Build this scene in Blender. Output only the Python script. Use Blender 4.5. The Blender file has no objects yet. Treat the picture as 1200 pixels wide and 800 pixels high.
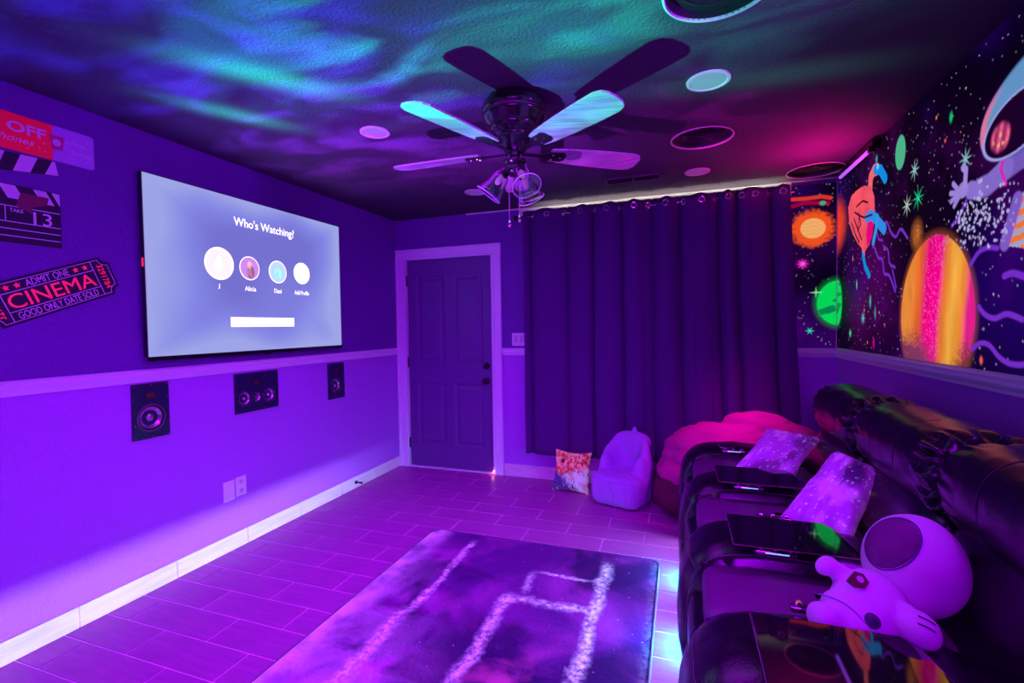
import bpy, bmesh, math, random
import numpy as np
from mathutils import Vector, Matrix, noise
random.seed(7)
C = bpy.data.collections.new('room'); bpy.context.scene.collection.children.link(C)
S = bpy.context.scene
PI = math.pi
# room: left wall x=0, right wall x=W, back wall y=D, front wall y=Y0 (behind the camera)
D, W, H, RAIL, Y0 = 4.141, 3.761, 2.44, 1.183, -1.0

# ------------------------------------------------------------------ camera
cam = bpy.data.cameras.new('camera'); camo = bpy.data.objects.new('camera', cam); C.objects.link(camo)
cam.sensor_width = 36; cam.lens = 562.16 * 36 / 1200; cam.clip_start = .02
yaw, pitch, roll = -0.3387, -0.0321, -0.0148
f = Vector((math.sin(yaw)*math.cos(pitch), math.cos(yaw)*math.cos(pitch), math.sin(pitch)))
r = Vector((math.cos(yaw), -math.sin(yaw), 0)); u = r.cross(f)
r2 = math.cos(roll)*r + math.sin(roll)*u; u2 = -math.sin(roll)*r + math.cos(roll)*u
M = Matrix((r2, u2, -f)).transposed().to_4x4(); M.translation = (2.6731, 0, 1.383)
camo.matrix_world = M; S.camera = camo

# ------------------------------------------------------------------ world, exposure
S.view_settings.view_transform = 'Standard'; S.view_settings.look = 'None'
S.view_settings.exposure = 0; S.view_settings.gamma = 1; S.view_settings.use_curve_mapping = False
wd = bpy.data.worlds.new('world'); S.world = wd; wd.use_nodes = True
wd.node_tree.nodes['Background'].inputs[0].default_value = (.2, .0, .7, 1)
wd.node_tree.nodes['Background'].inputs[1].default_value = 0.02

# ------------------------------------------------------------------ lights
def area(name, loc, target, sx, sy, col, power, spread=180):
    l = bpy.data.lights.new(name, 'AREA'); l.shape = 'RECTANGLE'; l.size = sx; l.size_y = sy
    l.color = col; l.energy = power; l.spread = math.radians(spread)
    o = bpy.data.objects.new(name, l); C.objects.link(o); o.location = loc
    o.rotation_euler = (Vector(target)-Vector(loc)).to_track_quat('-Z', 'Y').to_euler(); return o
def point(name, loc, col, power, rad=.03):
    l = bpy.data.lights.new(name, 'POINT'); l.color = col; l.energy = power; l.shadow_soft_size = rad
    o = bpy.data.objects.new(name, l); C.objects.link(o); o.location = loc; return o
# violet blacklight tubes along the top of the right hand wall, and an added unseen violet fill behind the camera
area('blacklight_right', (3.60, 1.6, 2.33), (0.0, 2.0, .45), .06, 2.6, (.36, .0, 1), 116, 120)
area('violet_fill_rear', (2.2, -.85, 1.75), (.6, 3.0, .35), 2.0, .3, (.38, .0, 1), 55, 100)
area('violet_floor_wash', (1.5, 1.9, 2.38), (1.5, 2.0, 0), 1.6, 2.2, (.46, .003, 1), 30, 110)  # added overhead fill with no lamp there, brightens the floor
# led strip under the front edge of the sofa: throws the low bright band on the opposite wall
area('sofa_led_strip', (2.84, 1.75, .0515), (0, 1.75, .14), 2.9, .005, (.50, .80, 1), 17, 50)
for yy, pw in ((2.70, 22), (2.12, 26)):
    area('sofa_led_spot', (2.72, yy, .06), (2.62, yy, 0), .17, .02, (0, .80, 1), pw*.36, 140)
# red and pink lamp glow by the right hand corner
area('corner_magenta_lamp', (3.55, 3.45, 2.05), (3.40, 3.45, 2.44), .3, .1, (1, .0, .30), 6, 130)
area('corner_red_lamp', (3.45, 3.25, 2.30), (2.98, 3.78, .5), .2, .12, (.85, .0, .6), 1.7, 34)
# daylight entering between window and curtain
area('window_daylight', (2.45, 4.125, 2.27), (2.45, 4.128, 2.5), 1.9, .012, (1, .97, .72), 4.0, 120)

# galaxy projector lamp: a gobo of coloured clouds thrown upwards from the floor at the left
PX, PY, PZ = .86, .45, .40
lp = point('galaxy_projector', (PX, PY, PZ), (1, 1, 1), 3900, .010)
l = lp.data; l.use_nodes = True; nt = l.node_tree
em = next(n for n in nt.nodes if n.type == 'EMISSION')
def N(t, **k):
    n = nt.nodes.new(t)
    for a, b in k.items(): setattr(n, a, b)
    return n
def math_(op, a, b=None, c=None, clamp=False):
    n = N('ShaderNodeMath', operation=op); n.use_clamp = clamp
    for i, v in enumerate((a, b, c)):
        if v is None: continue
        if isinstance(v, (int, float)): n.inputs[i].default_value = v
        else: nt.links.new(v, n.inputs[i])
    return n.outputs[0]
geo = N('ShaderNodeNewGeometry'); sep = N('ShaderNodeSeparateXYZ')
nt.links.new(geo.outputs['Incoming'], sep.inputs[0])
dz = math_('ABSOLUTE', sep.outputs[2])
k = math_('DIVIDE', H-PZ, math_('MAXIMUM', dz, .02))
sgn = math_('SIGN', sep.outputs[2])
GX = math_('ADD', PX, math_('MULTIPLY', math_('MULTIPLY', sep.outputs[0], k), sgn))
GY = math_('ADD', PY, math_('MULTIPLY', math_('MULTIPLY', sep.outputs[1], k), sgn))
comb = N('ShaderNodeCombineXYZ'); nt.links.new(GX, comb.inputs[0]); nt.links.new(GY, comb.inputs[1])
def noise_(scale, sy=1, rot=0, det=3, off=0, dist=0.6):
    mp = N('ShaderNodeMapping'); mp.inputs['Scale'].default_value = (1, sy, 1); mp.inputs['Rotation'].default_value = (0, 0, rot)
    mp.inputs['Location'].default_value = (off, off*.7, 0)
    nt.links.new(comb.outputs[0], mp.inputs[0])
    n = N('ShaderNodeTexNoise'); n.inputs['Scale'].default_value = scale; n.inputs['Detail'].default_value = det
    n.inputs['Distortion'].default_value = dist
    nt.links.new(mp.outputs[0], n.inputs['Vector']); return n.outputs[0]
def blob(cx, cy, rx, ry, rot=0):
    c, s = math.cos(rot), math.sin(rot)
    dx = math_('SUBTRACT', GX, cx); dy = math_('SUBTRACT', GY, cy)
    a = math_('DIVIDE', math_('ADD', math_('MULTIPLY', dx, c), math_('MULTIPLY', dy, s)), rx)
    b = math_('DIVIDE', math_('SUBTRACT', math_('MULTIPLY', dy, c), math_('MULTIPLY', dx, s)), ry)
    q = math_('ADD', math_('MULTIPLY', a, a), math_('MULTIPLY', b, b))
    return math_('EXPONENT', math_('MULTIPLY', q, -1.0))
def ramp01(v, lo, hi):
    n = N('ShaderNodeMapRange'); n.interpolation_type = 'SMOOTHSTEP'
    n.inputs['From Min'].default_value = lo; n.inputs['From Max'].default_value = hi
    nt.links.new(v, n.inputs['Value']); return n.outputs[0]
streak = ramp01(noise_(1.3, 2.6, .5, 4, 3.1, 1.0), .42, .68)
cloud = ramp01(noise_(2.2, 1.6, .3, 4, 9.7, .8), .42, .74)
def mul(*a):
    o = a[0]
    for x in a[1:]: o = math_('MULTIPLY', o, x)
    return o
def addm(*a):
    o = a[0]
    for x in a[1:]: o = math_('ADD', o, x)
    return o
teal = addm(mul(blob(2.15, 1.64, .82, .40, .10), math_('ADD', mul(streak, 1.0), .10), .70),
            mul(blob(1.05, 1.60, .26, .08, .9), .55), mul(blob(.62, 1.82, .22, .07, 1.0), .38), mul(blob(3.0, 2.35, .45, .10, .1), .16),
            mul(blob(2.35, 1.75, .4, .25, 0), .2))
blue = addm(mul(blob(1.2, 1.8, 1.15, .8, .3), math_('ADD', mul(cloud, .85), .10), .75), mul(blob(1.25, 1.55, .6, .35, .3), streak, .2))
viol = addm(mul(blob(1.0, 2.45, .80, .70, .3), math_('ADD', mul(cloud, .8), .2), .55), mul(blob(1.8, 2.9, .8, .5, 0), .16))
mag = addm(mul(blob(2.75, 2.75, .55, .42, .2), math_('ADD', cloud, .15), .26), mul(blob(3.2, 3.3, .5, .5, 0), .10))
up = ramp01(math_('MULTIPLY', sep.outputs[2], 1.0), 0.0, 0.01)
def colr(scale, col):
    n = N('ShaderNodeVectorMath', operation='SCALE'); n.inputs[0].default_value = col
    nt.links.new(scale, n.inputs['Scale']); return n.outputs[0]
def vadd(a, b):
    n = N('ShaderNodeVectorMath', operation='ADD'); nt.links.new(a, n.inputs[0]); nt.links.new(b, n.inputs[1]); return n.outputs[0]
tot = vadd(vadd(colr(teal, (.0, 1.35, .62)), colr(blue, (.02, .03, 1.0))), vadd(colr(viol, (.55, .03, 1.0)), colr(mag, (1.0, .0, .50))))
inwall = mul(ramp01(GY, 4.3, 3.7), ramp01(GX, -.1, .3), ramp01(GX, 4.0, 3.4))
nt.links.new(tot, em.inputs['Color'])
GOBO = inwall
nt.links.new(GOBO, em.inputs['Strength'])

# ------------------------------------------------------------------ materials
MATS = {}
def mat(name, col, rough=.6, metal=0, bump=None, spec=.5, coat=0, emit=None, es=0, var=None, trans=0, sheen=0):
    """bump=(scale, strength[, detail]); var=(scale, colour2, lo, hi) mixes a second paint colour by noise"""
    if name in MATS: return MATS[name]
    m = bpy.data.materials.new(name); m.use_nodes = True; t = m.node_tree; b = t.nodes['Principled BSDF']
    b.inputs['Base Color'].default_value = (*col, 1); b.inputs['Roughness'].default_value = rough
    b.inputs['Metallic'].default_value = metal; b.inputs['Specular IOR Level'].default_value = spec
    b.inputs['Coat Weight'].default_value = coat; b.inputs['Transmission Weight'].default_value = trans
    b.inputs['Sheen Weight'].default_value = sheen
    if emit: b.inputs['Emission Color'].default_value = (*emit, 1); b.inputs['Emission Strength'].default_value = es
    tc = t.nodes.new('ShaderNodeTexCoord')
    if bump:
        n = t.nodes.new('ShaderNodeTexNoise'); n.inputs['Scale'].default_value = bump[0]
        n.inputs['Detail'].default_value = bump[2] if len(bump) > 2 else 2
        t.links.new(tc.outputs['Object'], n.inputs['Vector'])
        bp = t.nodes.new('ShaderNodeBump'); bp.inputs['Strength'].default_value = bump[1]; bp.inputs['Distance'].default_value = .01
        t.links.new(n.outputs[0], bp.inputs['Height']); t.links.new(bp.outputs[0], b.inputs['Normal'])
    if var:
        n = t.nodes.new('ShaderNodeTexNoise'); n.inputs['Scale'].default_value = var[0]; n.inputs['Detail'].default_value = 4
        mp = t.nodes.new('ShaderNodeMapping'); mp.inputs['Scale'].default_value = var[4] if len(var) > 4 else (1, 1, 1)
        t.links.new(tc.outputs['Object'], mp.inputs[0]); t.links.new(mp.outputs[0], n.inputs['Vector'])
        cr = t.nodes.new('ShaderNodeValToRGB'); cr.color_ramp.elements[0].position = var[2]; cr.color_ramp.elements[1].position = var[3]
        cr.color_ramp.elements[0].color = (*col, 1); cr.color_ramp.elements[1].color = (*var[1], 1)
        t.links.new(n.outputs[0], cr.inputs[0]); t.links.new(cr.outputs[0], b.inputs['Base Color'])
    MATS[name] = m; return m
def vcmat(name, rough=.8, glow=0.0, base=1.0, spec=.2, bump=None):
    """paint or print whose colour is stored per vertex; glow>0 = colour that also gives off light"""
    m = bpy.data.materials.new(name); m.use_nodes = True; t = m.node_tree; b = t.nodes['Principled BSDF']
    a = t.nodes.new('ShaderNodeAttribute'); a.attribute_name = 'Col'
    mx = t.nodes.new('ShaderNodeMix'); mx.data_type = 'RGBA'; mx.blend_type = 'MULTIPLY'; mx.inputs[0].default_value = 1
    t.links.new(a.outputs['Color'], mx.inputs[6]); mx.inputs[7].default_value = (base, base, base, 1)
    t.links.new(mx.outputs[2], b.inputs['Base Color']); b.inputs['Roughness'].default_value = rough
    b.inputs['Specular IOR Level'].default_value = spec
    if glow: t.links.new(a.outputs['Color'], b.inputs['Emission Color']); b.inputs['Emission Strength'].default_value = glow
    if bump:
        tc = t.nodes.new('ShaderNodeTexCoord'); n = t.nodes.new('ShaderNodeTexNoise'); n.inputs['Scale'].default_value = bump[0]
        t.links.new(tc.outputs['Object'], n.inputs['Vector']); bp = t.nodes.new('ShaderNodeBump')
        bp.inputs['Strength'].default_value = bump[1]; bp.inputs['Distance'].default_value = .01
        t.links.new(n.outputs[0], bp.inputs['Height']); t.links.new(bp.outputs[0], b.inputs['Normal'])
    return m
wall_lo = mat('wall_paint_lower', (.48, .105, .74), .5, bump=(75, 1.0, 3))
wall_hi = mat('wall_paint_upper', (.16, .018, .34), .65, bump=(75, .7, 3))
ceil_m = mat('ceiling_paint', (.048, .030, .062), .75, bump=(80, 1.0, 3))
trim_m = mat('trim_paint', (.80, .85, .88), .4)
cream_m = mat('light_line_cream', (.85, .85, .75), .5)  # pale paint standing for bright lines of light
base_m = mat('baseboard_tile', (.82, .66, .78), .35, var=(9, (.68, .54, .66), .45, .7, (1, .4, 4)))
grout_m = mat('grout', (1, .70, .92), .8)
tile_m = mat('floor_tile', (.36, .055, .34), .42, var=(14, (.48, .08, .42), .35, .75, (.35, 3, 1)), bump=(30, .06), spec=.35)
door_m = mat('door_paint', (.13, .03, .24), .5)
black_m = mat('black_plastic', (.012, .012, .02), .35)
bm_gloss = mat('black_metal', (.03, .02, .03), .22, .7, coat=.5)
chrome = mat('chrome', (.8, .78, .8), .12, 1)
brass = mat('dark_bronze', (.05, .035, .04), .3, .8)
white_p = mat('white_plastic', (.85, .85, .85), .4)
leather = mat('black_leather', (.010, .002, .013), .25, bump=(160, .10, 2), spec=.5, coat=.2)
leather.node_tree.nodes['Principled BSDF'].inputs['Coat Roughness'].default_value = .3
seam_m = mat('seam_thread', (.12, .08, .14), .5)
glossy_b = mat('black_acrylic', (.008, .006, .01), .04, spec=.9, coat=1)
curtain_m = mat('curtain_cloth', (.095, .010, .17), .75, bump=(300, .1), spec=.15)
glass = mat('clear_glass', (.9, .9, 1), .03, trans=1)
glass.node_tree.nodes['Principled BSDF'].inputs['IOR'].default_value = 1.45
blue_led = mat('blue_led', (.1, .1, .2), .4, emit=(.22, .35, 1), es=1.6)
leather_seat_lit = mat('leather_seat_lit', (.16, .008, .15), .42, bump=(160, .12, 2), spec=.6)  # seat leather made brighter: the light falling on it is put into the colour

# ------------------------------------------------------------------ mesh helpers
def nb(): return bmesh.new()
def box(bm, a, b, bev=0, seg=2, mat4=None):
    ce = [(a[i]+b[i])/2 for i in range(3)]; sz = [abs(b[i]-a[i]) for i in range(3)]
    g = bmesh.ops.create_cube(bm, size=1, matrix=Matrix.Translation(ce) @ Matrix.Diagonal((*sz, 1)))
    vs = g['verts']
    if bev:
        es = list({e for v in vs for e in v.link_edges})
        r = bmesh.ops.bevel(bm, geom=es, offset=min(bev, min(sz)*.49), segments=seg, affect='EDGES', profile=.5)
        vs = list({v for v in r['verts']} | {v for v in vs if v.is_valid})
    if mat4 is not None: bmesh.ops.transform(bm, matrix=mat4, verts=vs)
    return vs
def lathe(bm, prof, mtx=Matrix(), n=32, cap=True):
    """prof: list of (radius, height) around local z"""
    rings = []
    for (rr, zz) in prof:
        rings.append([bm.verts.new(mtx @ Vector((rr*math.cos(2*PI*i/n), rr*math.sin(2*PI*i/n), zz))) for i in range(n)])
    for a, b in zip(rings, rings[1:]):
        for i in range(n): bm.faces.new((a[i], a[(i+1) % n], b[(i+1) % n], b[i]))
    if cap:
        if prof[0][0] > 1e-4: bm.faces.new(rings[0][::-1])
        if prof[-1][0] > 1e-4: bm.faces.new(rings[-1])
def tube(bm, pts, rad, n=8, closed=False):
    pts = [Vector(p) for p in pts]; rings = []; m = len(pts); ref = Vector((.13, .21, .97))
    for i, p in enumerate(pts):
        t = (pts[(i+1) % m]-pts[i-1]) if closed else (pts[min(i+1, m-1)]-pts[max(i-1, 0)])
        t.normalize(); a = t.cross(ref)
        if a.length < .1: a = t.cross(Vector((1, 0, 0)))
        a.normalize(); b = t.cross(a); rr = rad[i] if isinstance(rad, (list, tuple)) else rad
        rings.append([bm.verts.new(p + rr*(math.cos(2*PI*j/n)*a + math.sin(2*PI*j/n)*b)) for j in range(n)])
    prs = list(zip(rings, rings[1:])) + ([(rings[-1], rings[0])] if closed else [])
    for a, b in prs:
        for j in range(n): bm.faces.new((a[j], a[(j+1) % n], b[(j+1) % n], b[j]))
    if not closed: bm.faces.new(rings[0][::-1]); bm.faces.new(rings[-1])
def grid(bm, nu, nv, fn, wrapu=False):
    vs = [[bm.verts.new(fn(i/(nu if wrapu else nu-1), j/(nv-1))) for j in range(nv)] for i in range(nu)]
    for i in range(nu if wrapu else nu-1):
        for j in range(nv-1):
            k2 = (i+1) % nu
            bm.faces.new((vs[i][j], vs[k2][j], vs[k2][j+1], vs[i][j+1]))
    return vs
def prism(bm, poly, z0, z1, mtx=Matrix()):
    a = [bm.verts.new(mtx @ Vector((x, y, z0))) for x, y in poly]; b = [bm.verts.new(mtx @ Vector((x, y, z1))) for x, y in poly]
    bm.faces.new(a[::-1]); bm.faces.new(b)
    for i in range(len(a)): j = (i+1) % len(a); bm.faces.new((a[i], a[j], b[j], b[i]))
def ell(bm, c, rad, mtx=Matrix(), u_=24, v_=16):
    g = bmesh.ops.create_uvsphere(bm, u_segments=u_, v_segments=v_, radius=1, matrix=mtx @ Matrix.Translation(c) @ Matrix.Diagonal((*rad, 1)))
    return g['verts']
def superbox(bm, c, half, e=.35, mtx=Matrix(), nu=40, nv=24, fn=None):
    """soft cushion: superellipsoid"""
    def sp(v, p): return math.copysign(abs(v)**p, v)
    def F(a, b):
        th = a*2*PI; ph = (b-.5)*PI*.9999
        x = sp(math.cos(ph), e)*sp(math.cos(th), e); y = sp(math.cos(ph), e)*sp(math.sin(th), e); z = sp(math.sin(ph), e)
        p = Vector((x*half[0], y*half[1], z*half[2]))
        if fn: p = fn(p)
        return mtx @ (p + Vector(c))
    grid(bm, nu, nv, F, True)
def wloc(o):
    v = Vector((0, 0, 0))
    while o: v += o.location; o = o.parent
    return v
def obj(name, bm, m, parent=None, smooth=True, kind=None, angle=35):
    bmesh.ops.remove_doubles(bm, verts=bm.verts, dist=1e-6)
    bmesh.ops.recalc_face_normals(bm, faces=bm.faces)
    if parent:
        bmesh.ops.translate(bm, vec=-wloc(parent), verts=bm.verts)
    me = bpy.data.meshes.new(name); bm.to_mesh(me); bm.free()
    if smooth:
        me.shade_smooth(); me.set_sharp_from_angle(angle=math.radians(angle))
    me.materials.append(m)
    o = bpy.data.objects.new(name, me); C.objects.link(o)
    if parent: o.parent = parent
    if kind: o['kind'] = kind
    return o
def tag(o, label, cat, group=None):
    o['label'] = label; o['category'] = cat
    if group: o['group'] = group
    return o
def thing(name, label, cat, loc, group=None):
    o = bpy.data.objects.new(name, None); C.objects.link(o); o.location = loc; o.empty_display_size = .05
    return tag(o, label, cat, group)
def struct(name, bm, m, smooth=False): return obj(name, bm, m, None, smooth, 'structure')
def cut(o, bm):
    """boolean-subtract bm from o, applied"""
    me = bpy.data.meshes.new('cut'); bmesh.ops.recalc_face_normals(bm, faces=bm.faces); bm.to_mesh(me); bm.free()
    c = bpy.data.objects.new('cut', me); C.objects.link(c); c.parent = o.parent
    if o.parent: c.matrix_parent_inverse = Matrix.Translation(-wloc(o.parent))
    md = o.modifiers.new('b', 'BOOLEAN'); md.operation = 'DIFFERENCE'; md.object = c; md.solver = 'EXACT'
    apply(o); bpy.data.objects.remove(c)
def apply(o):
    bpy.context.view_layer.update()
    dg = bpy.context.evaluated_depsgraph_get()
    me = bpy.data.meshes.new_from_object(o.evaluated_get(dg)); o.modifiers.clear(); o.data = me
def remesh(o, vox=.01, smooth=6):
    md = o.modifiers.new('r', 'REMESH'); md.mode = 'VOXEL'; md.voxel_size = vox; md.use_smooth_shade = True
    s = o.modifiers.new('s', 'SMOOTH'); s.iterations = smooth; s.factor = .6
    apply(o); o.data.shade_smooth()
def displace(o, fn):
    me = o.data; off = wloc(o.parent) if o.parent else Vector()
    ns = [v.normal.copy() for v in me.vertices]
    for v, n in zip(me.vertices, ns): v.co = v.co + n*fn(v.co+off, n)
    me.update()
def setcol(o, fn, vec=False):
    """store a paint colour per vertex; fn(world position)->linear rgb"""
    me = o.data; off = wloc(o.parent) if o.parent else Vector()
    n = len(me.vertices); co = np.empty(n*3); me.vertices.foreach_get('co', co); co = co.reshape(-1, 3)+np.array(off)
    col = np.ones((n, 4), dtype=np.float32); col[:, :3] = fn(co)
    a = me.color_attributes.new('Col', 'FLOAT_COLOR', 'POINT'); a.data.foreach_set('color', col.ravel())
# matrices for things on a wall: local x reads to the right, local y up, local z out of the wall
def on_left(y, z, x=0.0, rot=0): return Matrix.Translation((x, y, z)) @ Matrix(((0, 0, 1, 0), (1, 0, 0, 0), (0, 1, 0, 0), (0, 0, 0, 1))) @ Matrix.Rotation(rot, 4, 'Z')
def text(name, s, m, parent, mtx, height=None, width=None, label=None, ext=.0008, shear=0, align='CENTER', bold=0):
    cu = bpy.data.curves.new('t', 'FONT'); cu.body = s; cu.size = 1; cu.align_x = align; cu.shear = shear; cu.extrude = .02; cu.resolution_u = 3; cu.offset = bold
    o = bpy.data.objects.new('t', cu); C.objects.link(o); bpy.context.view_layer.update()
    me = bpy.data.meshes.new_from_object(o.evaluated_get(bpy.context.evaluated_depsgraph_get())); bpy.data.objects.remove(o)
    xs = [v.co.x for v in me.vertices]; ys = [v.co.y for v in me.vertices]
    wx = max(xs)-min(xs); wy = max(ys)-min(ys); sx = width/wx if width else height/wy; sy = height/wy if height else sx
    cx = (max(xs)+min(xs))/2; cy = (max(ys)+min(ys))/2
    off = wloc(parent)
    for v in me.vertices:
        p = mtx @ Vector(((v.co.x-cx)*sx, (v.co.y-cy)*sy, ext+v.co.z*ext/.02)); v.co = p-off
    me.materials.clear(); me.materials.append(m); me.name = name
    q = bpy.data.objects.new(name, me); C.objects.link(q); q.parent = parent
    if label: q['label'] = label
    return q
def nz(x, y, z, s=1): return noise.noise(Vector((x*s, y*s, z*s)))

# ================================================================== ROOM SHELL
b = nb(); box(b, (-.1, Y0-.1, -.12), (W+.1, D+.15, -.0035)); floor = struct('floor', b, grout_m)
TL, TW, G = .51, .1735, .0065
tb = nb(); box(tb, (-TL/2+G/2, -TW/2+G/2, -.003), (TL/2-G/2, TW/2-G/2, .003), .0015, 1)
tm = None; first = None
j0 = -30
def tile_piece(x0, x1, y0, y1):
    global first
    full = abs((x1-x0)-TL) < 1e-4 and abs((y1-y0)-TW) < 1e-4
    if full and first:
        o = first.copy()
        C.objects.link(o); o.parent = floor
    else:
        t = nb(); hx, hy = (x1-x0)/2, (y1-y0)/2
        if hx < .01 or hy < .01: t.free(); return
        box(t, (-hx+G/2, -hy+G/2, -.003), (hx-G/2, hy-G/2, .003), .0015, 1)
        o = obj('tile', t, tile_m, None, False); o.parent = floor
        if full: first = o
    o.location = ((x0+x1)/2, (y0+y1)/2, -.0032+random.uniform(-.0004, .0002))
row = 0
for j in range(-14, 18):
    y0 = 1.17+j*TW; y1 = y0+TW
    if y1 < Y0 or y0 > D: continue
    y0c, y1c = max(y0, Y0), min(y1, D)
    st = .16 if (j % 2 == 0) else .415
    for i in range(-2, 9):
        x0 = st+(i-1)*TL; x1 = x0+TL
        a, c = max(x0, 0), min(x1, W)
        if c-a > .02: tile_piece(a, c, y0c, y1c)
# walls
b = nb(); box(b, (-.12, Y0, 0), (0, D, RAIL-.03)); lowl = struct('wall_left', b, wall_lo)
b = nb(); box(b, (-.12, Y0, RAIL-.03), (0, D, H)); o = obj('upper_paint', b, wall_hi, lowl, False)
WX0, WX1, WZ0, WZ1 = 1.62, 3.22, .95, 2.24
def back(z0, z1, m, nm, par=None):
    b = nb()
    xs = [(-.12, .115), (1.02, WX0), (WX1, W+.12)]
    for a, c in xs: box(b, (a, D, z0), (c, D+.14, z1))
    if z1 > 2.0: box(b, (.115, D, 2.055), (1.02, D+.14, z1))
    lo, hi = max(z0, 0), min(z1, WZ0)
    if hi > lo: box(b, (WX0, D, lo), (WX1, D+.14, hi))
    lo, hi = max(z0, WZ1), z1
    if hi > lo: box(b, (WX0, D, lo), (WX1, D+.14, hi))
    return obj(nm, b, m, par, False, None if par else 'structure')
lowb = back(0, RAIL-.03, wall_lo, 'wall_back'); back(RAIL-.03, H, wall_hi, 'upper_paint', lowb)
b = nb(); box(b, (W, Y0, 0), (W+.12, D, RAIL-.03)); lowr = struct('wall_right', b, wall_lo)
b = nb(); box(b, (W, Y0, RAIL-.03), (W+.12, D, H)); obj('upper_paint', b, wall_hi, lowr, False)
b = nb(); box(b, (-.12, Y0-.12, 0), (W+.12, Y0, H)); struct('wall_front', b, wall_hi)
b = nb(); box(b, (-.12, Y0-.12, H), (W+.12, D+.14, H+.16)); ceil = struct('ceiling', b, ceil_m)
SPK = [(2.79, 1.68, .172), (2.79, 2.985, .170), (3.565, 3.915, .180)]
b = nb()
for (x, y, rr) in SPK: lathe(b, [(rr-.008, H-.05), (rr-.008, H+.09)], Matrix.Translation((x, y, 0)), 48)
cut(ceil, b)
# chair rails
def rail_profile(): return [(0, 0), (0, .066), (.014, .066), (.022, .058), (.018, .046), (.024, .034), (.018, .022), (.012, .014), (.010, 0)]
def extr(bm, prof, p0, p1, out):
    """sweep a (out, up) profile from p0 to p1"""
    p0, p1, out = Vector(p0), Vector(p1), Vector(out); up = Vector((0, 0, 1))
    A = [bm.verts.new(p0+out*o_+up*z_) for o_, z_ in prof]; B = [bm.verts.new(p1+out*o_+up*z_) for o_, z_ in prof]
    bm.faces.new(A); bm.faces.new(B[::-1])
    for i in range(len(A)): j = (i+1) % len(A); bm.faces.new((A[i], B[i], B[j], A[j]))
z0 = RAIL-.066
b = nb(); extr(b, rail_profile(), (0, Y0, z0), (0, D, z0), (1, 0, 0)); struct('trim_1', b, trim_m)
b = nb(); extr(b, rail_profile(), (W, Y0, z0), (W, D, z0), (-1, 0, 0)); struct('trim_2', b, trim_m)
b = nb(); extr(b, rail_profile(), (1.122, D, z0), (W, D, z0), (0, -1, 0)); struct('trim_3', b, trim_m)
# baseboards made of cut tiles
def basepieces(nm, pts, mk):
    g = nb(); mk(g, pts[0], pts[-1], .006, .098); base = struct(nm, g, grout_m)
    for a, c in zip(pts, pts[1:]):
        g = nb(); mk(g, a+.002, c-.002, .011, .10); obj('tile', g, base_m, base, False)
ptsl = [Y0, -.465, 0.0, .465, .93, 1.40, 1.865, 2.33, 2.79, 3.25, 3.72, D-.02]
basepieces('baseboard_left', ptsl, lambda g, a, c, t, h: box(g, (0, a, 0), (t, c, h), .002, 1))
basepieces('baseboard_back', [1.122, 1.59, 2.055, 2.52, 2.985, 3.45, W], lambda g, a, c, t, h: box(g, (a, D-t, 0), (c, D, h+.012), .002, 1))
basepieces('baseboard_right', [Y0]+[i*.465-.8 for i in range(11)], lambda g, a, c, t, h: box(g, (W-t, a, 0), (W, c, h), .002, 1))
# pale strips added for the light lines at wall top, right corner and rail
b = nb(); box(b, (.78, D-.010, H-.012), (W, D, H-.0005)); box(b, (W-.007, D-.007, RAIL), (W, D, H-.012)); struct('light_line_strip', b, cream_m)
b = nb(); box(b, (1.30, D-.004, 2.335), (3.46, D, H-.012)); struct('daylight_board', b, cream_m)  # pale board added behind the curtain top to show the daylight spill
b = nb(); box(b, (W-.005, Y0, RAIL+.0005), (W, D-.007, RAIL+.006)); struct('rail_light_line', b, cream_m)
# window behind the curtain
b = nb()
for a, c in (((WX0, WZ0), (WX0+.05, WZ1)), ((WX1-.05, WZ0), (WX1, WZ1)), ((WX0+.05, WZ0), (WX1-.05, WZ0+.05)), ((WX0+.05, WZ1-.05), (WX1-.05, WZ1)), ((2.395, WZ0+.05), (2.445, WZ1-.05))):
    box(b, (a[0], D+.06, a[1]), (c[0], D+.10, c[1]))
win = struct('window_1', b, white_p)
b = nb(); box(b, (WX0+.05, D+.075, WZ0+.05), (2.395, D+.080, WZ1-.05)); box(b, (2.445, D+.075, WZ0+.05), (WX1-.05, D+.080, WZ1-.05))
obj('pane', b, mat('daylit_pane', (.5, .5, .5), .3, emit=(1, .97, .8), es=.5), win, False)

# ------------------------------------------------------------------ door
b = nb()
def casing(bm, m):
    prof = [(0, 0), (0, .022), (.012, .026), (.06, .020), (.085, .016), (.098, .010), (.100, 0)]
    # left upright, right upright, head: flat boards with stepped face
    def board(p, q, w, vertical):
        for o0, o1, t in ((0, .30, .022), (.30, .78, .017), (.78, 1, .026)):
            if vertical: box(bm, (p[0]+w*o0, D-t, p[1]), (p[0]+w*o1, D, q[1]), .002, 1)
            else: box(bm, (p[0], D-t, p[1]+w*o0), (q[0], D, p[1]+w*o1), .002, 1)
    board((.112, 0), (0, 2.055), -.105, True); board((1.022, 0), (0, 2.055), .098, True)
    board((.007, 2.055), (1.12, 0), .09, False)
casing(b, None); dcas = struct('trim_7', b, trim_m)
b = nb(); box(b, (.115, D-.002, 2.045), (1.02, D+.12, 2.055)); box(b, (.105, D, 0), (.118, D+.12, 2.05)); box(b, (1.017, D, 0), (1.03, D+.12, 2.05)); box(b, (.115, D-.01, 0), (1.02, D+.1, .012), .003, 1)
obj('door_jamb', b, trim_m, dcas, False)
DY = D+.012
b = nb(); box(b, (.125, DY, .018), (1.012, DY+.04, 2.040), .003, 1); door = struct('door_1', b, door_m)
PAN = [(.225, .99, .505, 1.87), (.640, .99, .915, 1.87), (.225, .19, .505, .80), (.640, .19, .915, .80)]
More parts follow.
